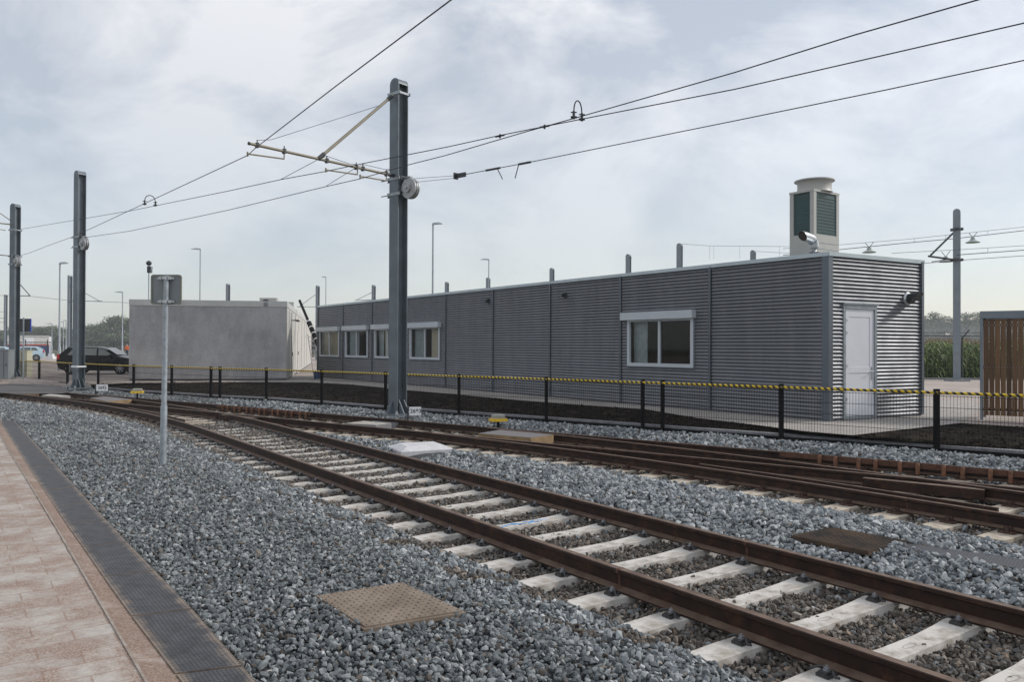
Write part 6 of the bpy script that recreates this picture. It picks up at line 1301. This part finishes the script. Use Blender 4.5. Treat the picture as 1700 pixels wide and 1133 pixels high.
# ------------------------------------------------------------------ person in orange beside the concrete building
def skinned(name, verts, edges, M, parent, loc, sub=1):
    me = bpy.data.meshes.new(name); me.from_pydata([v[:3] for v in verts], edges, []); o = bpy.data.objects.new(name, me); COL.objects.link(o); m_ = o.modifiers.new('s', 'SKIN')
    for i, v in enumerate(verts): me.skin_vertices[0].data[i].radius = (v[3], v[3]*(v[4] if len(v) > 4 else 1))
    me.skin_vertices[0].data[0].use_root = True; s_ = o.modifiers.new('u', 'SUBSURF'); s_.levels = sub; s_.render_levels = sub; dg = bpy.context.evaluated_depsgraph_get(); me2 = bpy.data.meshes.new_from_object(o.evaluated_get(dg)); bpy.data.objects.remove(o)
    me2.materials.clear(); me2.materials.append(MATS[M]); o = bpy.data.objects.new(name, me2); COL.objects.link(o); o.parent = parent; o.location = loc; return o
def person(u, Y, lab):
    p_ = PY(u, 590, Y); r = thing('person', lab, 'person', (p_[0], Y, .17))
    V_ = [(0, 0, .95, .14), (0, 0, 1.15, .13), (0, 0, 1.38, .15), (0, 0, 1.50, .06), (0, -.02, 1.62, .085), (0, -.02, 1.72, .07), (.19, 0, 1.40, .06), (.26, -.03, 1.14, .045), (.22, -.2, .98, .035), (-.19, 0, 1.40, .06), (-.25, 0, 1.12, .045), (-.24, -.08, .88, .035),
          (.10, 0, .90, .085), (.11, -.03, .50, .06), (.11, 0, .08, .045), (.11, -.14, .04, .04), (-.10, 0, .90, .085), (-.11, .06, .50, .06), (-.11, .12, .08, .045), (-.11, -.02, .04, .04), (.2, -.26, .97, .03), (-.24, -.10, .80, .03)]
    E_ = [(0, 1), (1, 2), (2, 3), (3, 4), (4, 5), (2, 6), (6, 7), (7, 8), (8, 20), (2, 9), (9, 10), (10, 11), (11, 21), (0, 12), (12, 13), (13, 14), (14, 15), (0, 16), (16, 17), (17, 18), (18, 19)]
    body = skinned('body', V_, E_, 'skin', r, (0, 0, 0))
    skinned('jacket', [(0, 0, .93, .165), (0, 0, 1.15, .155), (0, 0, 1.38, .17), (0, 0, 1.47, .09), (.20, 0, 1.40, .075), (.265, -.03, 1.14, .06), (.225, -.18, 1.0, .05), (-.20, 0, 1.40, .075), (-.255, 0, 1.12, .06), (-.245, -.07, .92, .05)], [(0, 1), (1, 2), (2, 3), (2, 4), (4, 5), (5, 6), (2, 7), (7, 8), (8, 9)], 'orange_cloth', r, (0, 0, 0))
    skinned('trousers', [(0, 0, .93, .15), (.10, 0, .88, .10), (.11, -.03, .50, .075), (.11, 0, .12, .06), (-.10, 0, .88, .10), (-.11, .06, .50, .075), (-.11, .12, .12, .06)], [(0, 1), (1, 2), (2, 3), (0, 4), (4, 5), (5, 6)], 'trousers', r, (0, 0, 0))
    skinned('hair', [(0, .0, 1.70, .075), (0, .02, 1.64, .08)], [(0, 1)], 'hair', r, (0, .015, .025))
person(210.8, 100, 'person in an orange work jacket walking beside the concrete building')
# leaning boom, ladder, bin between the buildings
a, c = PY(497.5, 499.5, 44), PY(526, 567, 41); r = thing('barrier_boom', 'black boom with white bands leaning up between the two buildings', 'boom', (c[0]+.3, 41, .17)); MB().tube([c+(c-a)*.25, c+(a-c)*.45], .13, 8, uvlen=False).build('lower_section', 'black_steel', r, smooth=True); MB().tube([c+(a-c)*.45, a], .075, 8).build('upper_section', 'black_steel', r, smooth=True)
b = MB()
for f in (.02, .16, .30, .44): q = c+(a-c)*f; d_ = unit(a-c); b.tube([q, q+d_*.06], .14, 8)
b.build('white_band', 'plate_white', r); q = c+(c-a)*.25; MB().box((q[0], q[1], (q[2]+.17)/2), (.3, .3, q[2]-.17)).build('pedestal', 'dark_metal', r)
Yl = 50.; a0 = PY(511, 556, Yl); a1 = PY(520, 610, 47); r = thing('ladder', 'pale ladder leaning against the sunlit side of the concrete building', 'ladder', (a1[0], 47, .17)); a0, a1 = V3(a0[0], Yl, a0[2]), V3(a1[0], 47, .18)
sdv = V3(.35, .25, 0)
for s_ in (0, 1): MB().tube([a0+sdv*s_, a1+sdv*s_], .03, 6).build('rail', 'ladder_metal', r)
for k_ in range(8): f = (k_+.5)/8; MB().tube([a0+(a1-a0)*f, a0+(a1-a0)*f+sdv], .02, 6).build('rung', 'ladder_metal', r)
q = PY(527.5, 625, 36.3); r = thing('wheelie_bin', 'dark blue wheelie bin at the far corner of the office', 'bin', (q[0], 36.3, .17))
MB().add([(-.13, -.14, .05), (.13, -.14, .05), (.13, .14, .05), (-.13, .14, .05), (-.17, -.18, .36), (.17, -.18, .36), (.17, .18, .36), (-.17, .18, .36)], [(3, 2, 1, 0), (0, 1, 5, 4), (1, 2, 6, 5), (2, 3, 7, 6), (3, 0, 4, 7), (4, 5, 6, 7)]).build('body', 'bin_blue', r, world=False); MB().box((0, 0, .39), (.38, .40, .05)).build('lid', 'bin_blue', r, world=False)
for s_ in (-1, 1): MB().lathe([(.05, -.02), (.05, .02)], (s_*.14, .15, .05), (1, 0, 0), 12).build('wheel', 'tyre', r, world=False)

# ------------------------------------------------------------------ the hazy air
M = bpy.data.materials.new('haze'); M.use_nodes = True; t = M.node_tree; t.nodes.clear(); pv = N(t, 'ShaderNodeVolumePrincipled'); pv.inputs['Color'].default_value = (.93, .96, 1, 1); pv.inputs['Density'].default_value = .0006
t.links.new(pv.outputs[0], N(t, 'ShaderNodeOutputMaterial').inputs['Volume']); MATS['haze'] = M
kind(MB().box((0, 240, 6.5), (1060, 820, 16)).build('haze', 'haze'), 'stuff', 'pale even haze filling the air over the whole yard')
for o in COL.objects:
    l = o.get('label')
    if l and o.parent is None and len(l.split()) > 16: print('LONG', o.name, len(l.split()), l)
